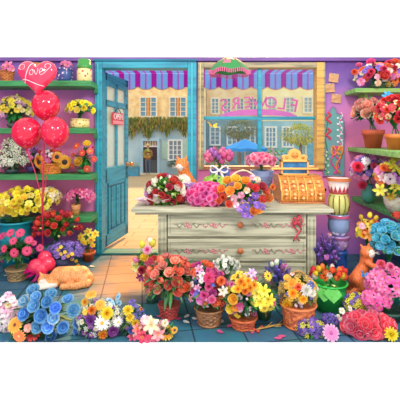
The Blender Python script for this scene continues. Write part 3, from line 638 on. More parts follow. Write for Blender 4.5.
def arr(name, label, cat, Y, zb, pot, blobs, pal, dens=1.0, feats=(), leaves=120, greens=GREEN, lw=.5, ll=1.0, group=None, upw=None, front=.35, maxn=90, low=-.35, depth=.85, stem=True, coff=0, cs=1):
    """one arrangement: container + foliage + flower heads. blobs are (px, py, rx, rz[, dY]) crowns, pot is (kind, px, width_px, top_py, colour, colour2, handle)"""
    s = F / Y; zb = 0 if zb is None else zb
    cx = X(pot[1], Y) if pot else X(blobs[0][0], Y)
    root = thing(name, label, cat, (cx, Y, zb), group)
    rim = V((cx, Y, zb + .02))
    if pot:
        r = pot[2] / 2 / s; h = max(.03, Z(pot[3], Y) - zb)
        hd = None
        if len(pot) > 6 and pot[6]: hd = (pot[6][0] / s, pot[6][1] / s, pot[6][2])
        rim = V((cx, Y + coff, container(root, pot[0], (cx, Y + coff, zb), r * cs, h, pot[4], pot[5], hd)))
    fo = MB(); gm_ = [mat(h_, 'leaf') for h_ in greens]; n_all = 0
    tot = sum(b[2] * b[3] for b in blobs)
    kinds = [p[0] for p in pal]; wts = [p[2] if len(p) > 2 else 1 for p in pal]
    for bi, b in enumerate(blobs):
        dy = b[4] if len(b) > 4 else 0; Yc = Y + dy; sc = F / Yc
        c = P(b[0], b[1], Yc); rx, rz = b[2] / sc, b[3] / sc; ry = min(rx, rz * 1.6) * depth
        if pal:
            msz = sum(p[1] * w_ for p, w_ in zip(pal, wts)) / sum(wts)
            n = int(min(min(maxn * 1.1, 96) * b[2] * b[3] / tot, dens * 2.3 * (b[2] + msz * .3) * (b[3] + msz * .3) / msz ** 2) + .5)
            N_ = int(n / .55) + 1; k = 0
            for i in range(N_):
                z = 1 - 2 * (i + .5) / N_; a = i * 2.39996 + bi; q = math.sqrt(1 - z * z)
                d = V((q * cos(a), q * sin(a), z))
                if d.z < low or d.y > .42: continue
                d = (d + V((random.uniform(-.12, .12), 0, random.uniform(-.12, .12)))).normalized()
                p = random.choices(pal, wts)[0]; sz = p[1] / sc * random.uniform(.85, 1.15)
                pos = c + V((d.x * (rx - sz * .5), d.y * (ry - sz * .3), d.z * (rz - sz * .5))) * random.uniform(.9, 1.04)
                uw = UPW.get(p[0][0], .15) if upw is None else upw
                if zb < .01: pos.z = max(pos.z, sz * .8); pos.y = max(pos.y, FE + .03)
                put_bloom(root, p[0], pos, d + V((0, -front, uw)), sz)
                if stem: fo.tube([rim.lerp(c, .25), c.lerp(pos, .4) + V((0, 0, -.01)), pos - (d * sz * .3)], .0035, gm_[0], 3, cap=False)
                n_all += 1
        for i in range(int(leaves * b[2] * b[3] / tot)):
            d = V((random.gauss(0, 1), random.gauss(-.3, 1), random.gauss(0, 1))).normalized()
            if pot and pot[0] != 'bowl' and d.z < -.35: d.z = -d.z * .6
            k = random.uniform(.1, .62); pos = c + V((d.x * rx, d.y * ry, d.z * rz)) * k
            L_ = min(rx, rz) * ll * random.uniform(.35, .62)
            fo.leaf(pos, d + V((0, 0, random.uniform(-.3, .4))), L_, L_ * lw, random.uniform(.0, .4), random.choice(gm_), (0, 1, 0))
        if stem:
            for i in range(6): fo.tube([rim + V((random.uniform(-.2, .2) * rx, random.uniform(-.2, .2) * ry, -.02)), rim.lerp(c, .6), c + V((random.uniform(-.6, .6) * rx, random.uniform(-.5, .5) * ry, random.uniform(-.2, .4) * rz))], .005, gm_[0], 4, cap=False)
    b = blobs[0]; Yc = Y + (b[4] if len(b) > 4 else 0); sc = F / Yc; c = P(b[0], b[1], Yc); rx, rz = b[2] / sc, b[3] / sc; ry = min(rx, rz * 1.6) * depth
    for f in feats:
        px, py, key, sz = f[:4]
        t = P(px, py, Yc); ux, uz = (t.x - c.x) / rx, (t.z - c.z) / rz; q = ux * ux + uz * uz
        dy = -ry * math.sqrt(max(0, 1 - q)) - .02 if q < 1 else -.02
        if len(f) > 5: dy = f[5] - Yc
        s2 = F / (Yc + dy); pos = P(px, py, Yc + dy)
        d = V((ux * .6, -1, uz * .6 + (.5 if key[0] == 'rose' else .12))) if len(f) < 5 else V(f[4])
        if len(f) > 5: d = V((0, -.9, .35))
        if zb < .01 and pos.z < sz / s2 * .9: d = V((0, -.6, .8)); pos.z = max(pos.z, sz / s2 * .45); pos.y = max(pos.y, FE + sz / s2 * .8)
        put_bloom(root, key, pos, d, sz / s2)
        fo.tube([rim.lerp(c, .2), c.lerp(pos, .3), pos - d.normalized() * sz / s2 * .3], .0035, gm_[0], 3, cap=False)
    fo.v = [(a[0], max(a[1], FE + .01), max(a[2], zb + .004)) if zb < .01 else (a[0], a[1], max(a[2], zb - .09)) for a in fo.v]
    if fo.v: wobj('foliage', fo, root, smooth=False)
    return root
# ================================================================ COUNTER
CY0, CY1 = 3.15, 4.34; CZ = .786
wd = mat('c0bea4', 'wood', '94947e', scale=2); wd2 = mat('aeac90', 'wood', '7c7c6a', scale=2); gap = mat('6a6658'); knob = mat('b8683c', 'plain', rough=.3)
ct = thing('counter', 'weathered cream wooden shop counter with three rose-painted drawers', 'counter', ((X(158, 3.2) + X(318, 3.2)) / 2, 3.7, 0))
x0, x1 = X(158, 3.2), X(316, 3.2)
m = MB(); tx0, tx1 = X(131, CY0), X(334, CY0)
for k in range(5):
    a = CY0 + (CY1 - CY0) * k / 5; m.box(tx0, tx1, a, a + (CY1 - CY0) / 5 - .003, CZ - .032, CZ, wd)
m.box(tx0 + .03, tx1 - .03, CY0 + .03, CY1 - .02, CZ - .055, CZ - .033, wd2); wobj('counter_top', m, ct, bevel=.004)
m = MB(); m.box(x0 + .05, x1 - .05, 3.23, 4.28, .04, CZ - .056, wd2); m.box(x0 + .09, x1 - .09, 3.205, 3.24, .02, .06, wd2); wobj('carcass', m, ct)
for a in (x0, x1 - .075):
    for y in (3.195, 4.24):
        m = MB(); m.box(a, a + .075, y, y + .07, 0, CZ - .056, wd)
        if y < 3.5:
            m.box(a + .012, a + .024, y - .006, y, .05, CZ - .09, wd2); m.box(a + .05, a + .062, y - .006, y, .05, CZ - .09, wd2)
            m.box(a - .008, a + .083, y - .01, y + .07, 0, .05, wd2)
        wobj('leg', m, ct, bevel=.003)
dx0, dx1 = x0 + .085, x1 - .085
rz_ = mat('dc8c94', 'petal'); gz_ = mat('a4a888', 'leaf')
for k, (za, zb_) in enumerate(((212.5, 236.5), (239.5, 261), (264, 286))):
    z1, z0 = Z(za, 3.2), Z(zb_, 3.2)
    m = MB(); m.box(dx0, dx1, 3.205, 3.235, z0, z1, wd)
    for bb in ((dx0 + .02, dx1 - .02, z1 - .025, z1 - .02), (dx0 + .02, dx1 - .02, z0 + .02, z0 + .025), (dx0 + .02, dx0 + .025, z0 + .02, z1 - .02), (dx1 - .025, dx1 - .02, z0 + .02, z1 - .02)):
        m.box(bb[0], bb[1], 3.2015, 3.205, bb[2], bb[3], wd2)
    dr = wobj('drawer', m, ct, bevel=.003)
    kx = X(240, 3.2); zc_ = (z0 + z1) / 2
    m = MB(); m.tube([(kx, 3.205, zc_), (kx, 3.18, zc_)], .010, knob, 8); m.ell((kx, 3.172, zc_), (.028, .018, .028), knob, 12, 8); kb = obj('knob', shiftmb(m, ct), dr, smooth=True)
    m = MB()
    for cxp, sc_ in ((188, 1), (214, .9), (266, 1), (292, .9)):
        cx_ = X(cxp, 3.2); zz = zc_ - .012
        for q in range(7):
            a = q * 2.4; r_ = .010 * math.sqrt(q) * sc_; m.ell((cx_ + r_ * cos(a) * 1.3, 3.203, zz + r_ * sin(a)), (.011, .003, .009), rz_, 7, 4)
        for sgn in (-1, 1):
            pts = [(cx_ + sgn * (.03 + .085 * t / 8), 3.203, zz + .016 * sin(t * 1.1) * sc_) for t in range(9)]
            m.tube(pts, .0032, rz_ if cxp in (214, 292) else gz_, 4)
            for t in (2, 4, 6, 8): m.ell((pts[t][0], 3.203, pts[t][2] + .007 * (-1) ** t), (.010, .002, .004), gz_ if t % 4 else rz_, 6, 4)
    for sgn in (-1, 1):
        pts = [(kx + sgn * .36 * 0 + sgn * (.02 + .01 * t), 3.203, z1 - .04 + .006 * sin(t)) for t in range(1)]
    obj('painted_flowers', shiftmb(m, ct), dr, smooth=True)
# red ribbon curl hanging on the counter's right drawers
rb = thing('ribbon_bow', 'red ribbon curl hanging down the right end of the painted drawers', 'ribbon', P(297, 213, 3.19))
m = MB(); rc = mat('c83c50', rough=.3)
for k, (ox, ph) in enumerate(((0, 0), (3, 1.5))):
    m.tube([P(296 + ox + 2.4 * sin(t * .8 + ph), 213 + t * 2.0, 3.185 + .006 * cos(t * .8)) for t in range(15)], .007, rc, 5)
for sgn in (-1, 1):
    m.tube([P(297.5 + sgn * 4.5 * sin(a) , 221 - 3.4 * sin(2 * a), 3.18) for a in [pi * i / 10 for i in range(11)]], .008, rc, 5)
wobj('ribbon', m, rb, smooth=True)

# ================================================================ CASH REGISTER
RY = 3.45
cr = thing('cash_register', 'ornate orange gold antique cash register with a domed crest and blue display', 'cash register', (X(301, RY), RY + .15, CZ))
gold = mat('e89844', 'wood', 'a85a2c', scale=5, rough=.35, metal=.25); gold2 = mat('f4b860', 'plain', rough=.3, metal=.3); pinkm = mat('d88c78', 'wood', 'b86a60', scale=4); keyc = mat('f4c884', 'plain', rough=.3)
rx0, rx1 = X(280.5, RY), X(324, RY); zt = Z(177, RY)
m = MB(); m.box(rx0 - .012, rx1 + .012, RY - .03, RY + .36, CZ, Z(201.5, RY), pinkm); m.box(rx0, rx1, RY - .034, RY - .03, CZ + .012, Z(203, RY), gold); wobj('drawer_base', m, cr, bevel=.006)
m = MB(); zb0 = Z(201.5, RY); H = zt - zb0
prof = [(RY + .34, zb0), (RY - .02, zb0), (RY - .03, zb0 + H * .25), (RY - .01, zb0 + H * .55), (RY + .05, zb0 + H * .85), (RY + .12, zb0 + H), (RY + .34, zb0 + H)]
def xprism(m, prof, a, b, mt_):
    n = len(prof); vs = [(a, y, z) for y, z in prof] + [(b, y, z) for y, z in prof]
    m.add(vs, [tuple(range(n)), tuple(range(2*n - 1, n - 1, -1))] + [(i, (i + 1) % n, (i + 1) % n + n, i + n) for i in range(n)], mt_)
xprism(m, prof, rx0, rx1, gold); wobj('body', m, cr, bevel=.006)
def fy(t):   # front face y at relative height t
    ts = [0, .25, .55, .85, 1]; ys = [RY - .02, RY - .03, RY - .01, RY + .05, RY + .12]
    for i in range(4):
        if t <= ts[i + 1]: return ys[i] + (ys[i + 1] - ys[i]) * (t - ts[i]) / (ts[i + 1] - ts[i])
    return ys[-1]
m = MB()
for k in range(6):
    xx = rx0 + (rx1 - rx0) * (k + .08) / 5.2
    if k < 6 and xx < rx1 - .01: m.tube([(xx, fy(t / 8) - .006, zb0 + H * t / 8) for t in range(9)], .010, gold2, 6)
wobj('rib', m, cr, smooth=True)
for k in range(5):
    for q in range(5):
        xx = rx0 + (rx1 - rx0) * (k + .58) / 5.2; t = .18 + .155 * q
        m = MB(); y_ = fy(t); m.tube([(xx, y_ + .005, zb0 + H * t), (xx, y_ - .022, zb0 + H * t)], .0045, gold, 5); m.tube([(xx, y_ - .022, zb0 + H * t), (xx, y_ - .03, zb0 + H * t)], .0125, keyc if (k + q) % 3 else mat('e88840'), 9); wobj('key', m, cr)
m = MB(); da, db = X(285, RY), X(314, RY); z0, z1 = zt - .002, Z(161, RY); yb = RY + .16
m.box(da, db, yb, yb + .1, z0, z0 + .018, gold2); m.box(da, db, yb, yb + .1, z1 - .02, z1, gold2); m.box(da, da + .018, yb, yb + .1, z0, z1, gold2); m.box(db - .018, db, yb, yb + .1, z0, z1, gold2); m.box(da - .1, db + .09, yb - .02, yb, Z(171, RY), Z(169, RY), gold2)
dsp = wobj('display', m, cr, bevel=.003)
m = MB(); m.box(da + .018, db - .018, yb + .02, yb + .03, z0 + .018, z1 - .02, mat('3a8cc0', 'mottle', '1c4c88', scale=9, rough=.15)); obj('display_glass', shiftmb(m, cr), dsp)
m = MB(); pts = [(287, 161), (286, 157), (289, 155.5), (292, 156), (294, 151.5), (299.5, 149), (305, 151.5), (307, 156), (310, 155.5), (313, 157), (312, 161)]
m.prism([(X(a, RY), Z(b, RY)) for a, b in pts][::-1], yb + .01, yb + .05, gold2); m.ell((X(299.5, RY), yb, Z(156, RY)), (.035, .012, .03), gold, 10, 6)
for a in (291, 308): m.ell((X(a, RY), yb + .01, Z(158.5, RY)), (.02, .01, .015), gold, 8, 5)
wobj('crest', m, cr, bevel=.004)
m = MB(); m.tube([(rx1, RY + .1, Z(190, RY)), (rx1 + .03, RY + .08, Z(190, RY))], .008, gold2, 6); m.ell((rx1 + .035, RY + .08, Z(191, RY)), .016, mat('2a2a30'), 8, 6); wobj('crank', m, cr, smooth=True)

# ================================================================ STACKED POTS right of the counter
JX, JY = X(341, 3.3), 3.36
def jz(py): return Z(py, JY)
def jar(name, lab, prof, z0, z1, mt_, bands=(), rad=.092, gr='stacked pots beside the counter'):
    t = thing(name, lab, 'pot', (JX, JY, z0), gr); h = z1 - z0
    m = MB(); m.lathe([(r * rad, z * h) for r, z in prof], (0, 0, 0), mt_, 28); obj('pot', m, t, smooth=True)
    for a, b, r, mm_, nm in bands:
        m = MB(); m.lathe([(r * rad * .99, a * h), (r * rad * 1.03, a * h), (r * rad * 1.03, b * h), (r * rad * .99, b * h)], (0, 0, 0), mm_, 28, closed=False); obj(nm, m, t, smooth=False)
    return t
zs = [0.0, jz(250), jz(235.5), jz(214), jz(193.5), jz(177.5)]
jar('ceramic_pot', 'tall deep blue fluted pot at the bottom of the stack beside the counter', [(.8, 0), (.95, .05), (.85, .4), (.8, .9), (.9, .95), (.9, 1), (.6, 1)], zs[0], zs[1], mat('2c5cac', 'wood', '1c3c80', scale=3, rough=.3))
jar('ceramic_pot', 'small violet pot with a pale pink motif in the stack beside the counter', [(.6, 0), (.9, .3), (1, .7), (.95, .85), (1.05, .88), (1.05, 1), (.6, 1)], zs[1], zs[2], mat('a888c0', 'dots', 'f0b8d0', scale=22, rough=.25), [(.84, .98, 1.07, mat('8a4a78'), 'rim_band')])
jar('ceramic_pot', 'round blue grey pot with white blossoms in the middle of the stack beside the counter', [(.6, 0), (.98, .25), (1.05, .5), (.98, .75), (.85, .88), (1, .9), (1, 1), (.6, 1)], zs[2], zs[3], mat('7c90b8', 'dots', 'e8e8f4', scale=14, rough=.2), [(.86, .98, 1.02, mat('c05078'), 'rim_band')])
t = jar('ceramic_pot', 'yellow green barrel shaped pot with brown ribs, second from the top of the stack', [(.7, 0), (.96, .2), (1.06, .5), (1.0, .8), (.85, .95), (.9, 1), (.6, 1)], zs[3], zs[4], mat('d0cc7c', 'mottle', 'a8b060', scale=8, rough=.25))
for k in range(6):
    a = -pi / 2 + (k - 2.5) * .55; h = zs[4] - zs[3]; m = MB()
    m.tube([(.092 * r_ * cos(a), .092 * r_ * sin(a), z_ * h) for r_, z_ in ((.74, .02), (.98, .2), (1.08, .5), (1.02, .8), (.88, .94))], .006, mat('8c6434'), 5); obj('rib', m, t, smooth=True)
jar('ceramic_pot', 'white pot with red triangles and a brown terracotta rim, on top of the stack', [(.62, 0), (.8, .1), (.95, .45), (1.0, .78), (1.05, .8), (1.1, .98), (.7, 1)], zs[4], zs[5], mat('fbe8e4', 'plain', rough=.25), [(.02, .12, .86, mat('a83038'), 'foot_band'), (.80, 1.0, 1.12, mat('c4713c', 'mottle', 'a85428', scale=6), 'rim_band')])
t = [o for o in COL.objects if o.get('label', '').startswith('white pot with red')][0]; h = zs[5] - zs[4]
m = MB(); rd = mat('b82c3c')
for k in range(14):
    a = 2 * pi * k / 14; p = [(.9, .16), (.99, .52)]
    a1, a2 = a - .2, a + .2
    m.add([(.092 * .90 * cos(a1), .092 * .90 * sin(a1), .14 * h), (.092 * .90 * cos(a2), .092 * .90 * sin(a2), .14 * h), (.092 * 1.01 * cos(a), .092 * 1.01 * sin(a), .55 * h)], [(0, 1, 2)], rd)
obj('painted_band', m, t)

# ================================================================ FLOWERS ON THE COUNTER
C = CZ
t = arr('rose_bouquet', 'bouquet of red, white and lilac roses in pale paper at the left counter end', 'bouquet', 3.42, C, None, [(167, 191, 22, 17.5)],
    [(('rose', 'd8202c', 'b81424'), 3.9, 5), (('rose', 'fdf6ec', 'f4ecd8'), 3.8, 5), (('rose', 'd8a0dc', 'e0b0e0'), 3.6, 2), (('bud', 'f0f8d0', 'b8e080'), 2.8, 3)], dens=.62, leaves=330, ll=1.1, lw=.55, front=.3, greens=('3c8c3c', '74b444', 'a4cc50'), low=-.6)
m = MB(); pc = P(160, 205, 3.36); paper = mat('f8dce8', 'petal')
vs = []; 
for k in range(9):
    a = -1.9 + k * .33; vs.append(P(169 + 27 * sin(a), 192 + 17.5 * cos(a * .55) * .9, 3.44 + .10 * cos(a)));
for k in range(9):
    a = -1.9 + k * .33; vs.append(P(162 + 14 * sin(a), 206, 3.32 + .05 * cos(a)))
for v_ in vs: v_.z = max(v_.z, C + .003)
m.add(vs, [(k, k + 1, k + 10, k + 9) for k in range(8)], paper)
for k in range(9):
    p0 = P(146 + k * 2.2, 199 + (k % 3) * 2, 3.30 + .02 * (k % 2)); m.leaf(p0, (-.8 + k * .12, -.2, .25), .12, .09, .3, paper)
wobj('wrapping_paper', m, t, smooth=True)
t = thing('tissue_wrap', 'crumpled lavender and white tissue between the rose bouquet and the pink carnations', 'wrapping paper', P(190, 200, 3.46)); t.location.z = C
m = MB(); lv = [mat('c8a0e0', 'petal'), mat('f4ecfc', 'petal'), mat('b080d0', 'petal')]
for k in range(34):
    a = random.uniform(0, 6.28); m.leaf(V((X(189, 3.46) + .04 * cos(a), 3.44 + .03 * sin(a), C + .02 + random.uniform(0, .12))), (cos(a) * .5, -.3, random.uniform(.4, 1.2)), .11, .09, .2, random.choice(lv), (0, 1, 0))
wobj('tissue', m, t, smooth=True)
arr('carnation_bunch', 'dense bunch of bright pink carnations lying on the counter beside the ginger cat', 'bouquet', 3.38, C, None, [(206, 195.5, 20, 14)],
    [(('carnation', 'f47cc0', 'e84ca4'), 4.0, 3), (('carnation', 'fca0d4', 'f060b0'), 3.8, 2)], dens=1.25, leaves=60, low=-.7)
arr('lime_foliage', 'fresh lime green leafy bunch behind the pink carnations on the counter', 'greenery', 3.75, C, None, [(214, 183, 13, 9)], [(('blossom', 'b8dc58', '94c840', 'd8ec80'), 3.2, 1)], dens=.5, leaves=130, greens=('8ccc44', 'b4dc50', '68b438'), lw=.7)
# tulips in the blue pot with a bow
t = arr('tulip_pot', 'pink and purple tulips in a violet blue pot with a white bow on the counter', 'potted flowers', 4.12, C, ('tall', 220, 21, 168.5, '6470b8', '5058a0'), [(219, 157, 15, 9)],
    [(('tulip', 'ec64a8', 'f48cc0'), 4.2, 3), (('tulip', 'b464c0', 'd090d8'), 4.2, 3), (('tulip', 'f8a0bc', 'e8609c'), 4.0, 1)], dens=.85, leaves=80, greens=('5cac48', '3c8c44'), lw=.22, ll=1.6, low=-.5)
def bow(par, c, s_, mt_, tails=True):
    m = MB(); c = V(c)
    for sg in (-1, 1):
        for wv in (0,):
            lp = [c + V((sg * s_ * sin(a) * 1.15, -.004 - .01 * sin(a), s_ * .48 * sin(2 * a) * .9 + s_ * .25 * sin(a))) for a in [pi * i / 12 for i in range(13)]]
            for a_, b_ in zip(lp, lp[1:]):
                h_ = V((0, .02, 0)); m.add([a_ - h_, b_ - h_, b_ + V((0, -.006, 0)) + h_, a_ + h_], [(0, 1, 2, 3)], mt_)
            m.tube(lp, s_ * .13, mt_, 6)
        if tails:
            tl = [c + V((sg * s_ * (.15 + .55 * t_), -.004, -s_ * 1.3 * t_)) for t_ in (0, .3, .6, 1)]; m.tube(tl, [s_ * .1, s_ * .16, s_ * .18, s_ * .2], mt_, 5)
    m.ell(c + V((0, -.012, 0)), s_ * .2, mt_, 8, 6); wobj('bow', m, par, smooth=True)
bow(t, P(219, 170.5, 4.0), .085, mat('fbf8fc'))
t = arr('pink_flower_pot', 'low mound of pale pink carnations in a blue grey pot by the window', 'potted flowers', 4.10, C, ('tall', 262, 24, 170, '7888b0', '606c98'), [(261, 161, 15, 8.5)],
    [(('carnation', 'fca8c8', 'f880ac'), 3.4, 3), (('carnation', 'fcd0e0', 'f89cc0'), 3.2, 2)], dens=1.1, leaves=50, low=-.3)
arr('mixed_flower_basket', 'large round basket of yellow, red and violet flowers overhanging the front counter edge', 'flower basket', 3.36, C, ('basket', 243, 34, 200, 'c89468', '8c5c40', (20, 30, 'e8d0b0')), [(244, 191, 29, 15)],
    [], leaves=200,
    feats=[((x + random.uniform(-1, 1), y + random.uniform(-1, 1), k, sz) if y < 198 else (x, y, k, sz, (0, 0, 0), 3.20 if y < 204 else 3.10)) for x, y, k, sz in
      [(228, 180, ('rose', 'fcc030', 'f8a81c'), 4.6), (236, 178, ('rose', 'fcd840', 'fcc030'), 4.8), (245, 181, ('rose', 'fcb830', 'f89820'), 4.6), (229, 190, ('rose', 'f88c2c', 'f8a840'), 4.8), (222, 188, ('rose', 'f8a02c', 'f07820'), 4), (224, 197, ('carnation', 'f46c30', 'e04830'), 4), (237, 187, ('rose', 'fcc038', 'f8a020'), 4), (252, 178, ('blossom', 'f8d0dc', 'f0a0c0'), 3.4), (258, 180, ('blossom', 'f8e8d0', 'd8c090'), 3.4), (262, 186, ('rose', 'd83038', 'b81c2c'), 4.6), (256, 188, ('carnation', 'c82038', 'e0405c'), 4.4), (266, 192, ('rose', 'f07838', 'd84030'), 4.2), (269, 198, ('rose', 'f8b040', 'f08830'), 4.4), (263, 199, ('rose', 'd82c40', 'f06050'), 4), (234, 198, ('blossom', 'f49cc0', 'f8c8dc'), 3.8), (241, 195, ('blossom', 'f8b8d0', 'e880a8'), 3.6), (229, 204, ('rose', 'f0603c', 'e04430'), 3.8), (236, 205, ('blossom', 'f8d4e4', 'e898b8'), 3.2), (247, 190, ('blossom', 'fce0c8', 'f0a880'), 3.4), (250, 186, ('rose', 'e04850', 'c82c3c'), 3.4), (219, 201, ('rose', 'f06c30', 'd84828'), 3.2), (272, 187, ('carnation', 'f89838', 'e87028'), 3.4), (217, 194, ('rose', 'fcb040', 'f08c28'), 3), (243, 203, ('blossom', 'c084d8', 'a060c8'), 3.6),
       (257, 205, ('blossom', '9060d0', '6c3cb8'), 3.8), (252, 200, ('blossom', '7444b8', '5c2ca0'), 4.2), (246, 207, ('blossom', '7c50c4', '5834a4'), 4.2), (254, 211, ('rose', 'f8a838', 'f08828'), 4.2), (259, 210, ('rose', 'f8bc48', 'f09830'), 3.8), (245, 214, ('blossom', '6c40b0', '8c5ccc'), 4), (250, 215, ('blossom', '8c64d0', '6438ac'), 3.6), (240, 209, ('blossom', '7848bc', '9c70d8'), 3.4), (256, 195, ('blossom', '6838a8', '8450c0'), 4), (262, 207, ('blossom', '5830a0', '7848bc'), 3.4)]])

# ================================================================ HANGING LAMP
LY = 3.95; lc = P(229.5, 66, LY)
lm = thing('wall_lamp', 'fringed stained glass lamp in green and pink hanging in front of the shop window', 'lamp', lc)
m = MB(); gA = mat('2f8c48', 'plain'); pA = mat('e0708c', 'plain')
seg = 24; prof = [(.030, .085), (.07, .078), (.12, .05), (.17, .005), (.215, -.05)]
vs = []
for k, (r, z) in enumerate(prof):
    for i in range(seg): a = 2*pi*i/seg; sc_ = 1 + .03 * cos(6 * a) * (k / 4); vs.append((r * cos(a) * sc_, r * sin(a) * sc_, z - (.018 * (1 - cos(6 * a)) * .5 if k == 4 else 0)))
fsg = []; fsp = []
for k in range(4):
    for i in range(seg):
        q = (k * seg + i, k * seg + (i + 1) % seg, (k + 1) * seg + (i + 1) % seg, (k + 1) * seg + i)
        (fsp if ((i // 2 + (1 if k > 1 else 0)) % 3 == 0 and k in (1, 2)) else fsg).append(q)
m.add(vs, fsg, gA); m.add(vs, fsp, pA)
for i in range(0, seg, 4): a = 2*pi*i/seg; m.tube([(r * cos(a) * 1.01, r * sin(a) * 1.01, z + .002) for r, z in prof], .004, mat('8a5c50'), 4)
obj('lamp_shade', m, lm, smooth=True)
m = MB(); pk = mat('f47cac', 'petal')
for i in range(60):
    a = 2*pi*i/60; r = .215 * (1 + .03 * cos(6 * a)); z = -.05 - .018 * (1 - cos(6 * a)) * .5; m.tube([(r * cos(a), r * sin(a), z + .004), (r * cos(a), r * sin(a), z - .03)], .006, pk, 4); m.ell((r * cos(a), r * sin(a), z - .033), .008, pk, 5, 4)
obj('fringe', m, lm)
m = MB(); bk_ = mat('7a5a48', rough=.4, metal=.4); m.tube([(0, 0, .07), (0, 0, .087), (0, WY - LY - .05, .087)], .008, bk_, 6); m.lathe([(.035, .078), (.03, .09), (.0, .092)], (0, 0, 0), bk_, 10); obj('bracket', m, lm)
m = MB(); m.ell((0, 0, .02), (.025, .025, .03), mat('ffd890', 'emit', scale=14)); obj('bulb', m, lm, smooth=True)

# ================================================================ NOTES, PANEL
for k, (px, py, rz, lab) in enumerate(((333.5, 78, 8, 'crumpled kraft note pinned highest of three right of the window'), (329.5, 88, -3, 'kraft note pinned in the middle of three, nearest the window frame'), (336, 98.5, 6, 'kraft note pinned lowest of three, above the decorated panel'))):
    p = P(px, py, WY - .004); t = thing('paper_note', lab, 'note', p, 'kraft notes pinned to the wall'); t.rotation_euler = (0, R(rz), 0)
    m = MB(); vs = []; s_ = .058
    for j_ in range(5):
        for i in range(5): vs.append(((i / 2 - 1) * s_, -.003 - .006 * random.random() - (.012 if j_ == 0 else 0), (j_ / 2 - 1) * s_ * .92))
    m.add(vs, [(j_ * 5 + i, j_ * 5 + i + 1, j_ * 5 + i + 6, j_ * 5 + i + 5) for j_ in range(4) for i in range(4)], mat('dcac78', 'mottle', 'c08c60', scale=20)); obj('paper', m, t)
    m = MB(); m.ell((0, -.014, s_ * .75), .008, mat('fbe0e8'), 6, 5); obj('pin', m, t)
pn = thing('decorated_panel', 'tall narrow teal panel painted with ribbons and flower vines, right of the window', 'wall decoration', P(334, 175, WY))
m = MB(); pts = [(323.5, 176), (344, 176), (344, 122), (341, 115), (337, 113), (335, 108), (332.5, 106.5), (330.5, 109), (329, 113), (325.5, 115), (323.5, 121)]
m.prism([(X(a, WY), Z(b, WY)) for a, b in pts], WY - .03, WY - .001, mat('5aa8a0', 'mottle', '7a9aa8', scale=14)); wobj('panel', m, pn)
m = MB(); q = [(X(a, WY - .03), WY - .034, Z(b, WY - .03)) for a, b in pts + pts[:1]]; m.tube(q, .007, mat('b070b0'), 5); wobj('border', m, pn)
m = MB(); YF = WY - .035
for sx in (336.5, 339, 334): m.tube([P(sx + 3 * sin(t_ * .35 + sx), 146 + t_ * 1.4, YF) for t_ in range(21)], .010, mat('f04c9c') if sx < 339 else mat('f8903c'), 5)
for sg in (-1, 1): m.tube([P(337 + sg * 5.5 * sin(a), 152 - 4.5 * sin(2 * a) - 2 * sin(a), YF) for a in [pi * i / 10 for i in range(11)]], .012, mat('f8a04c'), 5)
wobj('ribbon', m, pn, smooth=True)
m = MB(); m.tube([P(341 + 1.6 * sin(t_ * .9), 112 + t_ * 2, YF) for t_ in range(20)], .005, mat('e8f0f0'), 4)
for t_ in range(17): c_ = P(340 + 2.2 * sin(t_ * 2.1), 114 + t_ * 2, YF); m.ell(c_, (.016, .005, .012), mat('f4f0f8' if t_ % 3 else 'e870a0'), 6, 4)
m.tube([P(326.5 + sin(t_ * .6), 114 + t_ * 3, YF) for t_ in range(20)], .005, mat('3c7c50'), 4)
for t_ in range(14): c_ = P(327 + 1.6 * sin(t_ * 1.7), 152 + t_ * 1.7, YF); m.ell(c_, (.013, .005, .014), mat('68b068' if t_ % 2 else 'd8e4c8'), 6, 4)
wobj('vine', m, pn)
for a, b in ((328.5, 117), (328.3, 133)):
    m = MB()
    for k in range(7): m.ell(P(a + 1.8 * sin(k * 1.3), b - 4 + k * 1.6, YF - .005), (.018, .008, .014), mat('d83850'), 7, 5)
    wobj('red_flower', m, pn)

# ================================================================ JARS ON THE TOP LEFT SHELF
SH = [z_ for z_ in LSH]
arr('painted_planter', 'dark blue floral pot with pink flowers between the heart balloon and green lidded jar', 'potted flowers', 4.2, SH[0], ('painted', 65, 15.5, 69, '34508c', 'f4d0e4'), [(66, 65, 7, 4.2)], [(('blossom', 'e084ac', 'c85c94'), 2.6, 2), (('blossom', 'b04c88', 'd070a8'), 2.4, 1)], dens=.7, leaves=60, low=-.2)
t = thing('lidded_jar', 'cream floral ceramic jar with a green lid on the top left shelf', 'jar', (X(84.5, 4.2), 4.2, SH[0])); hz = Z(69, 4.2) - SH[0]; r = 7.4 * 4.2 / F
m = MB(); m.lathe([(r * .85, 0), (r, hz * .1), (r, hz * .9), (r * .9, hz)], (0, 0, 0), mat('ecd898', 'dots', 'c84c50', scale=22, rough=.25), 24); obj('jar', m, t, smooth=True)
m = MB(); hl = Z(59, 4.2) - Z(69, 4.2); m.lathe([(r * .95, hz), (r * 1.0, hz + .01), (r * 1.0, hz + hl * .4), (r * .88, hz + hl * .45), (r * .85, hz + hl * .85), (r * .7, hz + hl * .95), (0, hz + hl * .96)], (0, 0, 0), mat('3f9c44', 'plain', rough=.3), 24, closed=False); obj('lid', m, t, smooth=True)
arr('orange_basket', 'small orange brown basket with a pink lily at the far left of the top shelf', 'flower basket', 4.2, SH[0], ('basket', 7, 14, 71.5, 'c87838', '8c4c28'), [(7, 67, 7, 4.5)], [], feats=[(8, 66, ('lily', 'f08cb0', 'e0609c'), 5.0), (3, 68, ('blossom', 'a04c7c', 'c070a0'), 3), (12, 69, ('blossom', 'f4b0c4', 'e07ca4'), 2.6)], leaves=50)
t = thing('clay_pot', 'little brown clay pot half hidden behind the heart balloon on the top left shelf', 'pot', (X(38, 4.2), 4.2, SH[0])); m = MB(); m.lathe([(.05, 0), (.08, .16), (.09, .17), (.09, .21), (.06, .21)], (0, 0, 0), mat('b87840', 'mottle', '985c30', scale=6), 18); obj('pot', m, t, smooth=True)
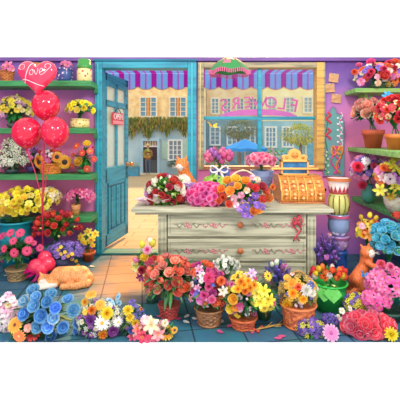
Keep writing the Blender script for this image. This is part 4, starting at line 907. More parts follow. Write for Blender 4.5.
# ---------------- left shelf flowers
arr('flower_bunch', 'yellow and cream mixed bunch at the far left of the second shelf', 'flowers', 4.2, SH[1], ('bowl', 15, 16, 124, '5c6c60', '3c4c48'), [(15, 110, 18, 15)],
    [(('blossom', 'f8e83c', 'f4d828'), 3, 4), (('blossom', 'f8f0b0', 'e8e090'), 2.6, 2), (('spray', 'e8c0dc', 'd098c8'), 3.4, 2), (('bud', 'c8dc50', 'e8e870'), 2.2, 2)], dens=.8, leaves=150, group='flowers on the left shelves')
arr('flower_bunch', 'butter yellow roses in a painted cream pot on the second shelf, left of the door', 'flowers', 4.2, SH[1], ('painted', 80, 19, 119, 'ecdc90', 'c0904c'), [(80, 109.5, 15, 10.5)],
    [(('carnation', 'fff040', 'ffe030'), 3.2, 4), (('rose', 'fff48c', 'ffe858'), 3.2, 2), (('blossom', 'f4d0dc', 'e8b0c8'), 2.4, 1), (('bud', '30a060', '208850'), 2.4, 1)], dens=.75, leaves=110, greens=('2f9a5c', '3f7a48', '88b848'), group='flowers on the left shelves')
arr('white_filler_flowers', 'airy cone of tiny white flowers at the far left of the third shelf', 'flowers', 4.2, SH[2], ('bowl', 12, 14, 169, '48646c', '34484c'), [(12, 160, 17, 14), (12, 146, 10, 9)],
    [(('spray', 'f4f8e4', 'd8ecc8', 'f8f8d0'), 3.6, 5), (('bud', 'ecf4c8', 'd4e4a8'), 1.8, 2)], dens=1.1, leaves=160, greens=('5c8c68', '88ac80', '3c6c54'), group='flowers on the left shelves')
sf = ('sunflower', 'fcc820', 'f8a818', '2a100a')
t = arr('sunflower_basket', 'orange woven basket with three sunflowers and pink blossoms on the third shelf', 'flower basket', 4.2, SH[2], ('basket', 51, 23, 163.5, 'e09038', 'b86820'), [(50, 158, 15, 9)],
    [(('carnation', 'f07040', 'e05030'), 3.4, 2), (('blossom', 'e860a0', 'f48cc0'), 3, 2), (('blossom', 'f8f0e8', 'e8d8e0'), 2.6, 1)], dens=.55, leaves=110, feats=[(39.5, 162, sf, 7.2), (57, 157, sf, 5.6), (64.5, 162, sf, 7.2)], group='flowers on the left shelves')
arr('lavender_bunch', 'violet and magenta sprigs behind the sunflowers under the red balloons', 'flowers', 4.28, SH[2], ('bowl', 32, 12, 166, '5a4a88', '40346c'), [(32, 156, 8, 11)], [(('spike', '8c5cc0', 'a878d8'), 2.6, 3), (('blossom', 'e04ca0', 'f080c0'), 2.6, 1)], dens=.6, leaves=50, group='flowers on the left shelves')
arr('daisy_pot', 'red daisies and yellow roses on green stems on the third shelf beside the door', 'flowers', 4.2, SH[2], ('bowl', 84, 14, 169, '4c9c5c', '347c48'), [(84, 158, 12, 14)], [], leaves=150, lw=.4,
    feats=[(76.5, 146, ('gerbera', 'e83828', 'f45030', 'f8e060'), 3.6), (87, 143.5, ('rose', 'f8d838', 'f4c828'), 3.8), (82, 153, ('gerbera', 'e83828', 'f45030', 'f8e060'), 3.4), (90, 151, ('gerbera', 'f04430', 'f86040', 'f8e060'), 3.4), (78.5, 161.5, ('rose', 'f8dc30', 'f4b820'), 4.6), (94, 159, ('gerbera', 'f05430', 'e83c28', 'f8e060'), 3.0), (87, 169, ('gerbera', 'e84030', 'f06040', 'f8f090'), 3.8), (72, 166, ('gerbera', 'f06838', 'e84830', 'f8e060'), 3.0), (73, 155, ('gerbera', 'f07040', 'e84830', 'f8e060'), 2.6), (93, 147, ('bud', 'f05030', 'd83828'), 2)], group='flowers on the left shelves')
arr('lily_vase', 'magenta lilies in a tan ribbed vase on the lowest left shelf', 'flowers', 4.2, SH[3], ('tall', 76, 9.5, 204, 'e0a060', 'b87848'), [(80, 196, 15, 8)], [(('lily', 'e8509c', 'd03080'), 4.2, 3), (('lily', 'f490c0', 'e85ca4'), 4, 2), (('bud', 'e870ac', 'f0a0c8'), 2.2, 2)], dens=.85, leaves=90, greens=('3c7c3c', '8c9c3c'), lw=.3, group='flowers on the left shelves')
arr('lily_vase', 'cream and yellow freesias on the lowest left shelf behind the balloon strings', 'flowers', 4.2, SH[3], ('tall', 46, 12, 208, 'd8b090', 'a87c68'), [(47, 198, 14, 12)], [(('lily', 'fcf0c0', 'f8dc70'), 4.2, 3), (('lily', 'f8dc40', 'f8c830'), 4, 2), (('blossom', 'fcf8e8', 'f4e4a8'), 3, 2)], dens=.95, leaves=80, lw=.3, group='flowers on the left shelves')

# ================================================================ LEFT FLOOR GROUP
arr('flower_bucket', 'big teal bucket of golden yellow roses on the floor at the far left', 'potted flowers', 4.02, None, ('bucket', 16, 33, 220, '18a0b0', None), [(23, 204, 27, 17), (12, 210, 16, 10, -.1)],
    [(('carnation', 'fff040', 'ffe038'), 3.4, 5), (('blossom', 'fff480', 'ffe848'), 3.2, 2), (('rose', 'ffdc50', 'ffd040'), 3.4, 1)], dens=.7, leaves=260, greens=('5c8c30', '3c7c3c', '94a83c'))
arr('red_tulip_pot', 'bright red tulips in a leafy clump on the floor under the lowest shelf', 'potted flowers', 4.0, None, ('terracotta', 56, 22, 246, '2c8c70', '1c6c58'), [(57, 227, 24, 17)],
    [(('tulip', 'e82c24', 'd01c1c'), 3.8, 5), (('rose', 'f04030', 'd82420'), 3.6, 3), (('bud', 'e8d890', 'd8c070'), 2, 2)], dens=.42, leaves=300, lw=.3, greens=('2f9a44', '60b848', '1f7a3c', 'a0c858'), upw=.5)
gb = ('gerbera', 'e82c70', 'f04c88', '8c1840')
arr('gerbera_basket', 'crimson pink gerberas with ferny leaves in a low basket at the far left', 'potted flowers', 3.62, None, ('basket', 18, 22, 268, 'a88c5c', '6c5c44'), [(17, 252, 18, 17)], [], leaves=330, lw=.35, greens=('2c9050', '50b068', '1c7048', '80c078'),
    feats=[(10, 233, gb, 4.2), (20, 233, gb, 4.6), (2, 236, gb, 3.8), (13, 241, gb, 4.0), (29, 240, gb, 4.0), (4, 249, gb, 3.8), (14, 253, gb, 4.6), (27, 251, gb, 4.8), (40, 248, gb, 3.8), (34, 243, gb, 2.8), (2, 260, gb, 3.0)])
arr('daffodil_pot', 'yellow daffodils in a small orange pot beside the open door', 'potted flowers', 4.16, None, ('terracotta', 88.5, 13.5, 251, 'f0783c', 'c8542c'), [(88, 240, 10, 8)], [], leaves=70, lw=.18, ll=1.5, greens=('4cac44', '78c850'),
    feats=[(81, 237, ('daffodil', 'fce43c', 'f8b820'), 4.4), (88, 232, ('daffodil', 'fce848', 'f8b820'), 4.4), (95, 234, ('daffodil', 'fce43c', 'f8b820'), 4.2), (84, 242, ('daffodil', 'fcdc30', 'f8b820'), 3.8), (91, 240, ('daffodil', 'fce43c', 'f8ac20'), 4.2), (92.5, 245, ('daffodil', 'f8d430', 'f8ac20'), 3)])
arr('pansy_pot', 'lavender sprigs and small yellow buttons spilling from a dark planter behind the sleeping cat', 'potted flowers', 3.80, None, ('bowl', 62, 24, 256, '34406c', '24304c'), [(65, 251, 19, 10)],
    [(('spray', '7c5cc8', '9c7cdc', 'd8c0f0'), 3.6, 5), (('spike', '5c44a8', '7c60c8'), 2.6, 3)], dens=.95, leaves=120, greens=('4c7c5c', '6c8c7c', '385c60'), lw=.2, maxn=60,
    feats=[(x, y, ('blossom', 'fce040', 'f8c828'), 1.9) for x, y in [(58, 250), (61, 254), (65, 252), (63, 258), (68, 256), (72, 259), (76, 261), (67, 261), (56, 257), (72, 254), (61, 247), (70, 264), (78, 265), (57, 262)]])

# ================================================================ BALLOONS
rs = mat('dc1c40', 'dots', 'ec5070', scale=30, rough=.1)
BX = {}
def balloon(lab, px, py, rx, rz, Y):
    s = F / Y; c = P(px, py, Y); t = thing('balloon', lab, 'balloon', c, 'red balloons on strings')
    m = MB(); r_ = rx / s; h = rz / s; prof = []
    for k in range(17):
        a = -pi / 2 + pi * k / 16; rr = cos(a) * r_; z = sin(a) * h
        if z < 0: rr *= 1 - .12 * (z / h) ** 2
        prof.append((max(rr, .0015), z))
    m.lathe(prof, (0, 0, 0), rs, 28); obj('skin', m, t, smooth=True)
    m = MB(); m.lathe([(.016, -h - .025), (.006, -h - .005), (.01, -h + .006)], (0, 0, 0), mat('c81c40'), 10); obj('knot', m, t)
    m = MB(); e_ = P(42.5, 250, 3.62) - c; m.tube([(0, 0, -h - .02), (e_.x * .5, e_.y * .4 + .0, -h - .22), (e_.x * .95, e_.y * .7, -h - .5), (e_.x, e_.y, e_.z)], .0045, mat('d83050', rough=.3), 5); obj('string', m, t, smooth=True)
    return t
balloon('round red balloon just below the heart balloon, topmost of the round ones', 46, 105.5, 13.6, 15.2, 3.72)
balloon('round red balloon on the left of the lower pair, over the white filler flowers', 27, 133, 14.3, 15.6, 3.62)
balloon('round red balloon on the right of the lower pair, above the sunflowers', 55, 132.5, 13.6, 15.6, 3.55)
HY = 3.66; hc = P(37.5, 76, HY); hb = thing('heart_balloon', 'red heart shaped balloon with white cursive lettering at the top left', 'balloon', hc)
m = MB(); sc_ = 19.5 * HY / F / 16; rings = 9; seg = 48; out = []
for i in range(seg):
    t_ = 2 * pi * i / seg; out.append((16 * sin(t_) ** 3 * sc_, (13 * cos(t_) - 5 * cos(2 * t_) - 2 * cos(3 * t_) - cos(4 * t_)) * sc_ * 1.02))
cx0, cz0 = 0, 1.0 * sc_; TH = .085
for side in (-1, 1):
    vs = []; 
    for k in range(rings + 1):
        q = sin(pi / 2 * k / rings)
        for x_, z_ in out: vs.append((cx0 + (x_ - cx0) * q, side * TH * math.sqrt(max(0, 1 - q * q)) , cz0 + (z_ - cz0) * q))
    fs = [(k * seg + i, k * seg + (i + 1) % seg, (k + 1) * seg + (i + 1) % seg, (k + 1) * seg + i) for k in range(rings) for i in range(seg)]
    if side < 0: fs = [f[::-1] for f in fs]
    m.add(vs, fs, mat('e83c60', 'gloss', 'd83058'))
hm = obj('skin', m, hb, smooth=True)
bv = BVHTree.FromPolygons([V(v_) for v_ in m.v], m.f)
def stroke(m, pts, w_):
    o_ = []
    for i in range(len(pts) - 1):          # catmull-rom through the pen points
        p0 = pts[max(i - 1, 0)]; p1 = pts[i]; p2 = pts[i + 1]; p3 = pts[min(i + 2, len(pts) - 1)]
        for q in range(5):
            u = q / 5; o_.append(tuple(.5 * (2 * p1[j] + (p2[j] - p0[j]) * u + (2 * p0[j] - 5 * p1[j] + 4 * p2[j] - p3[j]) * u * u + (3 * p1[j] - p0[j] - 3 * p2[j] + p3[j]) * u ** 3) for j in (0, 1)))
    o_.append(pts[-1]); res = []
    for a, b in o_:
        x_, z_ = (a - 37.5) * HY / F, -(b - 76) * HY / F
        h_ = bv.ray_cast(V((x_, -1, z_)), V((0, 1, 0)))[0]
        if h_: res.append((x_, h_.y - .002, z_))
    if len(res) > 1: m.tube(res, w_, mat('fff0f2', rough=.4), 5)
m = MB()
stroke(m, [(24, 71), (21.5, 69), (23, 65.5), (27, 66), (27.5, 69.5), (25, 70.5)], .0022)
stroke(m, [(34.5, 64.5), (33.5, 66), (31, 72), (29, 78), (27, 83), (24, 86), (22.5, 83.5), (25, 80.5), (30, 81), (36, 83.5), (42, 86), (47, 86.5), (51, 84.5)], .0036)
stroke(m, [(35.5, 71), (33.5, 73), (34, 76), (36.5, 75.5), (37, 72.5), (35.5, 71), (38, 71.5)], .0025)
stroke(m, [(38, 71.5), (39.3, 75.5), (40.5, 75), (41.5, 71.5), (41.2, 70)], .0025)
stroke(m, [(42.6, 74), (45.5, 72.5), (46, 70), (44, 70), (43, 73), (44, 76), (47, 74.5), (50, 71), (52.5, 67.5), (52, 65), (48.5, 65), (47.5, 67.5), (49, 69)], .0025)
obj('lettering', m, hb, smooth=True)
m = MB(); e_ = P(42.5, 250, 3.62) - hc; zb_ = -17 * sc_; m.tube([(0, 0, zb_ + .02), (.06, .02, zb_ - .12), (e_.x * .95, e_.y * .7, zb_ - .7), (e_.x, e_.y, e_.z)], .0045, mat('d83050', rough=.3), 5); obj('string', m, hb, smooth=True)
# weight the strings are tied to
bw = thing('balloon_weight', 'glossy pinkish red weight of rounded lobes with crimson foil, holding the balloon strings', 'balloon weight', (X(42, 3.58), 3.58, 0))
m = MB(); g = mat('f03c60', 'gloss', 'e82850'); s_ = 3.58 / F
for a, b, r_, dy in ((37, 266, 8, -.02), (48, 264, 7.5, 0), (43, 259, 7, .04), (43, 268, 7, -.04)): m.ell((X(a, 3.58), 3.58 + dy, Z(b, 3.58)), (r_ * s_, r_ * s_ * .8, r_ * s_), g, 16, 10)
wobj('weight', m, bw, smooth=True)
m = MB(); fo_ = mat('c0186c', 'gloss', 'a0105c')
for dx_, dz_ in ((-12, 6), (-6, 10), (0, 11), (6, 9), (-15, 2)):
    p = P(40, 270, 3.5); q = P(40 + dx_, 270 + dz_, 3.5); w_ = V((.035, .02, .03)); q.z = max(q.z, .006)
    m.add([p, q - w_ * .6, q + V((.03, -.02, -.0)), p + V((.02, .03, 0)), p + V((0, .04, .02)), q + V((0, .04, .03))], [(0, 1, 2, 3), (0, 4, 5, 1), (1, 5, 2), (3, 2, 5, 4)], fo_)
m.v = [(a[0], a[1], max(a[2], .003)) for a in m.v]
wobj('foil', m, bw)
m = MB(); m.tube([P(42.5, 249, 3.62), P(42.5, 262, 3.58)], .006, mat('d83050'), 5); wobj('tie', m, bw)
# ================================================================ POTS IN FRONT OF THE COUNTER
ro = ('rose', 'ff8468', 'fc6c50'); rt = ('tulip', 'ff8c70', 'f86844'); rp_ = ('rose', 'ffb8a4', 'fc8874')
arr('rose_basket', 'coral and orange roses in a small red woven basket in front of the counter', 'flower basket', 2.86, None, ('basket', 169, 21, 304, 'd05048', '8c3438'), [(172, 279, 27, 25)],
    [(ro, 4.9, 4), (rp_, 4.9, 4), (rt, 4.6, 2), (('rose', 'fc8434', 'f46c24'), 4.6, 1)], dens=.52, upw=.45, leaves=420, lw=.22, ll=1.25, greens=('2f7c3c', '44984c', '1f5c3c', '789c3c'), front=.25)
arr('spring_bunch', 'tall bunch of yellow tulips, pink blossoms and crimson carnations at the counter corner', 'flowers', 3.12, None, ('tall', 152, 14, 285, '5c8c6c', '3c6c58'), [(147, 262, 14, 19)],
    [], leaves=170, greens=('7cb850', '3c8c44', 'b0cc60'), lw=.35,
    feats=[(142, 244, ('tulip', 'f4e040', 'f8ec70'), 4.2, (-.3, -.3, 1)), (153, 243, ('tulip', 'f8e438', 'fcf080'), 4.6, (.4, -.3, 1)), (147.5, 250, ('carnation', 'f8b4d0', 'f488b8'), 4.6), (150, 240, ('tulip', 'f8f4ec', 'e8f0c8'), 3.4, (0, -.3, 1)), (144.5, 257, ('rose', 'fce428', 'f8d018'), 4.2), (136, 260, ('tulip', 'f480b0', 'f8a4c8'), 3.8, (-.8, -.3, .6)), (136, 267, ('lily', 'fcf078', 'f8f4b8'), 5.6), (142, 270, ('carnation', 'd02448', 'b0183c'), 4.6), (149, 262, ('rose', 'f47cac', 'e85c94'), 4.6), (150, 269.5, ('carnation', 'd8285c', 'b81844'), 5.0), (154, 260, ('rose', 'f4604c', 'e84440'), 4.4), (141, 277, ('lily', 'e858c0', 'c838a0'), 5.0), (156, 267, ('rose', 'f88c80', 'f06860'), 4), (149, 276, ('rose', 'f86c50', 'e85040'), 4.4)])
arr('mixed_basket', 'brown wicker basket of pink, violet and orange blooms in front of the drawers', 'flower basket', 2.76, None, ('basket', 209, 28, 307, 'a8744c', '6c4834'), [(209, 291, 23, 20), (203, 273, 14, 12, .02)],
    [(('carnation', 'f068b0', 'e04898'), 4.2, 3), (('rose', 'f47c44', 'e86030'), 4.2, 2), (('spike', '6c5cd0', '8c7ce4'), 3, 2), (('blossom', 'fcf4f0', 'f4e0ec'), 3.2, 2), (('lily', 'f490c8', 'f8b8dc'), 4, 1), (('carnation', 'c83c90', 'd860a8'), 4, 2)], dens=.52, leaves=460, ll=1.1, greens=('2f9048', '48a858', '1f6c44', '88b870'), lw=.4, maxn=64,
    feats=[(209, 278, ('carnation', 'd83c84', 'e8609c'), 6), (221, 281, ('carnation', 'f08038', 'e86828'), 4.6), (220, 273, ('tulip', 'e080c4', 'c050a0'), 3.2), (223, 291, ('lily', 'fcfaf0', 'f4f4dc'), 5), (213, 285, ('spike', '4c58c0', '6c78d8'), 3.6), (196, 293, ('spike', '6464c8', '8080dc'), 4), (187, 265, ('tulip', 'fc7c50', 'f06040'), 4.6), (181, 272, ('rose', 'fc8c70', 'f46850'), 4), (194, 273, ('tulip', 'fc9468', 'f47048'), 4.2), (187, 287, ('rose', 'f88838', 'f06c28'), 4.4), (205, 303, ('lily', 'f4a0c8', 'e870ac'), 5), (212, 299, ('carnation', 'f884b8', 'f0609c'), 4.4), (200, 300, ('carnation', 'd070c0', 'e898d0'), 4.2)])
arr('white_bellflowers', 'loose white bell flowers standing against the middle of the lowest drawer', 'flowers', 3.08, None, ('tall', 226, 12, 290, '5c8c78', '3c6c5c'), [(226, 266, 15, 9)], [(('tulip', 'f8f8f0', 'e8f0dc'), 2.3, 3), (('blossom', 'fbfbf4', 'ecf4e0'), 2.4, 2)], dens=.55, leaves=110, greens=('5ca060', '88b880'), lw=.4, feats=[(217, 262, ('tulip', 'fbfbf4', 'ecf4e0'), 3.2, (-.3, -.3, 1)), (223, 257, ('tulip', 'fbfbf4', 'ecf4e0'), 3.4, (0, -.3, 1)), (231, 260, ('tulip', 'fbfbf4', 'ecf4e0'), 3.2, (.2, -.3, 1)), (237, 262, ('tulip', 'f8f8f0', 'e8f0dc'), 2.8, (.5, -.3, 1))])
ym = ('mum', 'fcc028', 'f8a818')
arr('handled_basket', 'yellow and orange blooms in a low basket with a thin arched handle, floor centre', 'flower basket', 2.71, None, ('basket', 243, 27, 316, 'd86c3c', '9c3c30', (23, 42, 'c07048')), [(243, 296, 19, 24)],
    [(('carnation', 'f49cc8', 'e870ac'), 3.2, 1), (('blossom', 'fce040', 'f8c828'), 3.4, 2), (('blossom', 'fcf0f4', 'f4d0e4'), 2.6, 1)], dens=.35, leaves=520, ll=1.15, greens=('2f9c48', '50b858', '1f7040', '2c5c4c'), lw=.4, low=-.75,
    feats=[(238, 289, ym, 4.2), (244, 285, ym, 4.4), (250, 288, ym, 4.4), (241, 282, ('mum', 'fcb020', 'f49818'), 4), (248, 281, ('mum', 'fcb428', 'f8a018'), 4), (254, 285, ym, 3.8), (245, 291, ('mum', 'f8a020', 'f49018'), 4), (233, 299, ('rose', 'fccc30', 'f8b020'), 5), (236, 307, ('rose', 'f89038', 'f8b040'), 4.4), (230, 309, ('rose', 'f8e458', 'f8d030'), 4.4), (240, 306, ('carnation', 'f068a8', 'f8a0c8'), 4.2), (247, 299, ('bud', 'fce0ec', 'f4b8d4'), 2.4), (268, 276, ('daisy', 'fcc41c', 'fcc41c', '6c3418'), 5.0), (252, 273, ('lily', 'd8c0f0', 'c4a4e4'), 4.4)])
arr('yellow_freesia_bunch', 'upright bunch of lemon yellow petunias with green leaves right of the arched handle basket', 'flowers', 2.84, None, ('terracotta', 264, 17, 306, '3c8c50', '2c6c44'), [(263, 298, 15, 18, -.14)],
    [], leaves=330, greens=('38a04c', '64bc58', '248044'), lw=.4,
    feats=[(257, 293, ('lily', 'fce83c', 'f8f078'), 6.4), (264, 291, ('lily', 'f8e848', 'fcdc28'), 6.0), (260, 302, ('lily', 'fcdc30', 'f8e860'), 6.4), (269, 300, ('lily', 'fce030', 'f8d428'), 6.2), (264, 308, ('blossom', 'fcd830', 'f8c020'), 4.6), (271, 307, ('blossom', 'f8e468', 'f4d030'), 4), (254, 301, ('blossom', 'fcec60', 'f8e030'), 4.2), (273, 303, ('carnation', 'f078a8', 'e05890'), 3.2), (258, 286, ('blossom', 'f8e840', 'c8d848'), 3.6)])
arr('delphinium_bunch', 'dark violet and pink flower spikes with pale green bells behind the yellow flowers', 'flowers', 3.08, None, ('tall', 278, 13, 292, '4c5c8c', '344468'), [(278, 276, 13, 14)], [(('spike', '5c48b0', '7c64d0'), 3.6, 3), (('spike', 'c85cac', 'e084c4'), 3.6, 2), (('tulip', 'f0f4e0', 'd8e8c0'), 3, 1)], dens=.75, leaves=110, greens=('2f8c58', '48a068'), lw=.3,
    feats=[(277, 262, ('tulip', 'f0f8e8', 'd8ecc8'), 3.6, (0, -.2, 1)), (272, 264, ('tulip', 'e8f4dc', 'd0e4bc'), 3, (0, -.2, 1)), (284, 266, ('spike', 'd068b0', 'e490cc'), 4)])
t = arr('wicker_basket', 'large orange brown wicker basket of golden and white chrysanthemums with a twig handle', 'flower basket', 2.73, None, ('basket', 298, 34, 303, 'e07c48', 'a0482c', (17, 34, 'b88848')), [(298, 290, 20, 18)],
    [(('blossom', 'fcc838', 'f8b028'), 3, 2), (('blossom', 'f8a8c0', 'fcd8e4'), 2.6, 1), (('blossom', '5058b0', '7078cc'), 2.6, 1), (('spray', 'c8a850', 'a88c3c'), 3.2, 2)], dens=.6, leaves=240, greens=('4c7c3c', '7c8c40', '345c3c'), lw=.35,
    feats=[(287, 304, ('mum', 'fcd02c', 'fcb818'), 5.6), (293, 293, ('mum', 'fcc028', 'f89c18'), 5.8), (303, 299, ('mum', 'fccc30', 'f8ac1c'), 5), (306, 290, ('mum', 'fcfaf4', 'f4f0e4'), 6.4), (312, 293, ('mum', 'f8f4ec', 'f0ece0'), 4.6), (292, 283, ('rose', 'f8a838', 'f8c048'), 4), (296, 305, ('bud', 'fce8f0', 'f8c8dc'), 3), (301, 306, ('bud', 'f8f0fc', 'dcc8f0'), 3), (311, 285, ('blossom', '404ca8', '5c68c4'), 4), (298, 287, ('carnation', 'f06038', 'e04828'), 3.6)])
# ---------------- green bucket
t = arr('tulip_bucket', 'bright green tapered bucket of red, yellow and white tulips standing right of the counter', 'potted flowers', 3.0, None, ('bucket', 329, 35, 281, '30c450', None, None), [(329, 274, 19, 9)],
    [(('tulip', 'f43c24', 'e02c1c'), 4, 3), (('tulip', 'fcdc30', 'f8c820'), 4, 3), (('tulip', 'fcf4ec', 'f4ecdc'), 3.8, 1), (('tulip', 'f88c34', 'f46c28'), 4, 2)], dens=.85, leaves=90, greens=('38a048', '68b848'), lw=.4)
s_ = 3.0 / F; m = MB(); cx_, cy_ = X(329, 3.0), 3.0
for k in range(3):     # turned down paper collar
    a = -pi / 2 + (k - 2.4) * .42; m.leaf((cx_ + .125 * cos(a), cy_ + .135 * sin(a), Z(283, 3.0) + .02), (cos(a) * .5, sin(a) * .6, -.9), .10, .13, .2, mat('68c850', 'petal'), None)
wobj('paper_collar', m, t, smooth=True)
arr('violet_spikes', 'purple delphinium spikes in a dark pot between the counter leg and the stacked pots', 'potted flowers', 3.22, None, ('tall', 326, 16, 268, '44386c', '302850'), [(326, 252, 13, 15)], [(('spike', '8c44b8', 'a864d0'), 4.2, 4), (('spike', '5c38a0', '7c54c0'), 4.2, 3), (('blossom', 'd07cd8', 'b858c0'), 3, 1)], dens=.85, leaves=110, greens=('3c7c5c', '2c6048', '58906c'), lw=.3, low=-.6)

# ================================================================ RIGHT SIDE
mx_ = [(('blossom', 'f068b0', 'f890c8'), 3.4, 2), (('carnation', 'e02c60', 'c81c4c'), 3.8, 2), (('blossom', '6c50c8', '8c70dc'), 3.4, 3), (('rose', 'f88038', 'f06428'), 3.6, 2), (('blossom', 'fcf4e8', 'f4e8c8'), 3.2, 2), (('spray', 'e8d060', 'd8b840'), 3.6, 1), (('blossom', 'f4c0d8', 'e89cc0'), 3.2, 1)]
arr('mixed_flowers', 'crowded multicoloured flowers with a big orange gerbera on the top right shelf', 'flowers', 4.2, RT, ('bowl', 382, 26, 85, '5c7c58', '3c5c44'), [(377, 75.5, 22, 13), (394, 73, 15, 14, -.02)], mx_, dens=.85, leaves=180, low=-.5,
    feats=[(395, 80, ('gerbera', 'fc9448', 'f87830', '4c2018'), 6.4), (384, 76, ('rose', 'f04838', 'd83028'), 4.6), (371, 63, ('carnation', 'd83080', 'e8509c'), 5), (354.5, 72, ('carnation', 'f87838', 'f06028'), 3.2), (359, 65, ('rose', 'e84c90', 'f47cb0'), 3), (354, 80, ('bud', 'd8e0a0', 'e8ecc0'), 2.4), (361, 82, ('blossom', 'e864a8', 'f49cc8'), 4), (378, 83, ('blossom', 'f4d8b8', 'e8b898'), 3.4), (388, 84, ('rose', 'f4d860', 'e8c040'), 3), (389, 67, ('lily', 'f8b060', 'f8c888'), 4.4), (393, 61.5, ('blossom', 'f8f8f0', 'e8ecd8'), 2.8)])
pr = ('rose', 'fcccb0', 'f89484')
arr('rose_pot', 'peach pink roses in a terracotta pot on the second right shelf', 'potted flowers', 3.95, R2, ('terracotta', 373, 21, 130, 'e06c48', 'b84c34'), [(370, 114, 18, 17)], [(pr, 4.8, 3), (('rose', 'fca898', 'f07c78'), 4.8, 2), (('rose', 'fcd0b8', 'f8a08c'), 4.6, 1)], dens=.55, leaves=300, greens=('2f8c48', '1f7040', '50a450'), lw=.6)
arr('red_flower_pot', 'mass of scarlet flowers in an orange terracotta pot right of the peach roses', 'potted flowers', 3.42, R2, ('terracotta', 395, 19, 134, 'ec8440', 'c05c2c'), [(394, 115, 19, 20)], [(('carnation', 'e01028', 'c40818'), 4.0, 5), (('blossom', 'ec2438', 'd81428'), 3.6, 3), (('blossom', 'fcd8b0', 'f4b080'), 2.8, 2), (('bud', 'c8dc60', 'e0e890'), 2.4, 1)], dens=1.0, leaves=150, lw=.5, maxn=70)
t = thing('blue_bow', 'bright blue star shaped bow above the peach and red flowers under the top right shelf', 'bow', P(387.5, 97.5, 3.5))
m = MB(); bl = mat('24a8e8', 'petal')
for k in range(9): m.petal(2*pi*k/9, [(.005, 0), (.035, .02), (.062, .0)], [.006, .016, .005], .3, bl)
m.v = [(a[0], -a[2], a[1]) for a in m.v]; m.ell((0, -.015, 0), .012, bl); obj('bow', m, t, smooth=True)
m = MB(); m.tube([(0, 0, 0), (.005, .01, -.10), (.0, .03, -.16)], .003, mat('2f8c48'), 4); obj('stick', m, t)
arr('wildflower_vase', 'violet, crimson and pink wildflowers in a teal glass vase on the long right shelf', 'flowers', 3.95, R3, ('vase', 368, 13, 184, '3c8c90', '58a870'), [(369, 170, 19, 17)],
    [(('blossom', '6450c0', '8470d8'), 3.2, 4), (('blossom', 'f49cd0', 'e878b8'), 3.4, 3), (('spray', '7c60c8', '9c84e0'), 3.6, 3), (('blossom', 'f8e8f4', 'f0d0e8'), 3, 1)], dens=.9, leaves=120, maxn=64,
    feats=[(358, 167, ('carnation', 'e82464', 'd01450'), 5.6), (362, 185, ('carnation', 'e8305c', 'd41c4c'), 4.6), (366, 161, ('daisy', 'fcf0f4', 'fcf0f4', 'e8c8dc'), 4.6), (374, 166, ('carnation', 'd84880', 'e870a0'), 4), (373, 157, ('blossom', 'f4a0e0', 'e078c8'), 4)])
arr('lily_bowl', 'yellow lilies, pink orchids and orange blossoms at the right end of the long shelf', 'flowers', 3.45, R3, ('bowl', 394, 20, 196, 'e8e0d0', 'c8b8a0'), [(392, 179, 18, 22)],
    [(('lily', 'f8e428', 'fcf060'), 5.2, 3), (('blossom', 'f49cd4', 'e878c0'), 4.4, 3), (('blossom', 'f87c30', 'f06020'), 4, 2), (('blossom', 'c478d8', 'a858c8'), 4, 2), (('lily', 'fcf0e8', 'f4b8d4'), 5, 1)], dens=.85, leaves=110, lw=.35,
    feats=[(390, 179, ('blossom', 'fce8f0', 'f4c8dc', '2c2028'), 5.6), (380, 190, ('lily', 'f8ec38', 'fcf478'), 6), (384, 168, ('carnation', 'f86c28', 'f88c40'), 4), (391, 196, ('lily', 'f8dc30', 'f4c828'), 4.8)])
t = thing('fallen_tulip', 'single orange red tulip lying at the right end of the long shelf', 'flower', (X(397, 3.15), 3.15, R3 + .025)); put_bloom(t, ('tulip', 'f06038', 'e04428'), V(t.location) + V((0, 0, .01)), V((-1, -.3, .15)), .05)
m = MB(); m.tube([(.03, 0, .005), (.16, .03, -.015)], .004, mat('3c8c40'), 5); obj('stem', m, t)
yr = [(('carnation', 'ffd040', 'ffb830'), 3.6, 3), (('carnation', 'ff9440', 'fc7830'), 3.6, 2), (('blossom', 'ffec50', 'ffd838'), 3.4, 3)]
arr('yellow_orange_vase', 'yellow tulips above golden and orange roses in a slim vase, over the climbing cat', 'flowers', 3.28, None, ('tall', 366, 12, 252, '48a070', '2c7c58'), [(369, 233, 13, 14)], yr, dens=.8, leaves=90, lw=.4,
    feats=[(361, 217, ('tulip', 'fce030', 'f8cc20'), 3, (-.2, -.2, 1)), (370, 215, ('tulip', 'fcdc30', 'f8cc20'), 3.4, (0, -.2, 1)), (376, 218, ('tulip', 'fce030', 'f8cc20'), 3.2, (.3, -.2, 1)), (372, 222, ('tulip', 'f8d028', 'f8bc20'), 3), (369, 235, ('lily', 'f88c40', 'fca860'), 5.6), (362, 226, ('blossom', 'f8c0d4', 'f49cbc'), 3.2)])
br_ = ('rose', '78e0f8', '38c4ec')
arr('turquoise_rose_bucket', 'cluster of turquoise blue roses at the right edge behind the ginger kitten', 'potted flowers', 3.14, None, ('bucket', 388, 26, 272, '1c8c70', None), [(390, 241, 20, 21)], [(br_, 4.4, 4), (('rose', 'a0f0ff', '58d4f4'), 4.3, 2), (('rose', '60d0f0', '30b4e4'), 4.3, 2)], dens=.6, leaves=200, greens=('1f8c58', '2c6c58', '40a068'), lw=.5)
t = arr('pink_azalea', 'large spreading mass of hot pink azalea flowers at the right edge', 'potted flowers', 2.84, None, ('terracotta', 388, 30, 308, '3c6c5c', '2c5048'), [(389, 285, 23, 20), (376, 300, 16, 10, -.06)],
    [(('blossom', 'f43ca0', 'f468b4'), 3.6, 5), (('lily', 'f86cb8', 'f890c8'), 4.2, 3), (('blossom', 'e84c9c', 'f070b4'), 3.4, 2)], dens=.95, leaves=130, lw=.5, maxn=88, feats=[(381, 264, ('carnation', 'f0587c', 'f4706c'), 4.4), (390, 267, ('carnation', 'f48cb4', 'f060a0'), 4.6)])
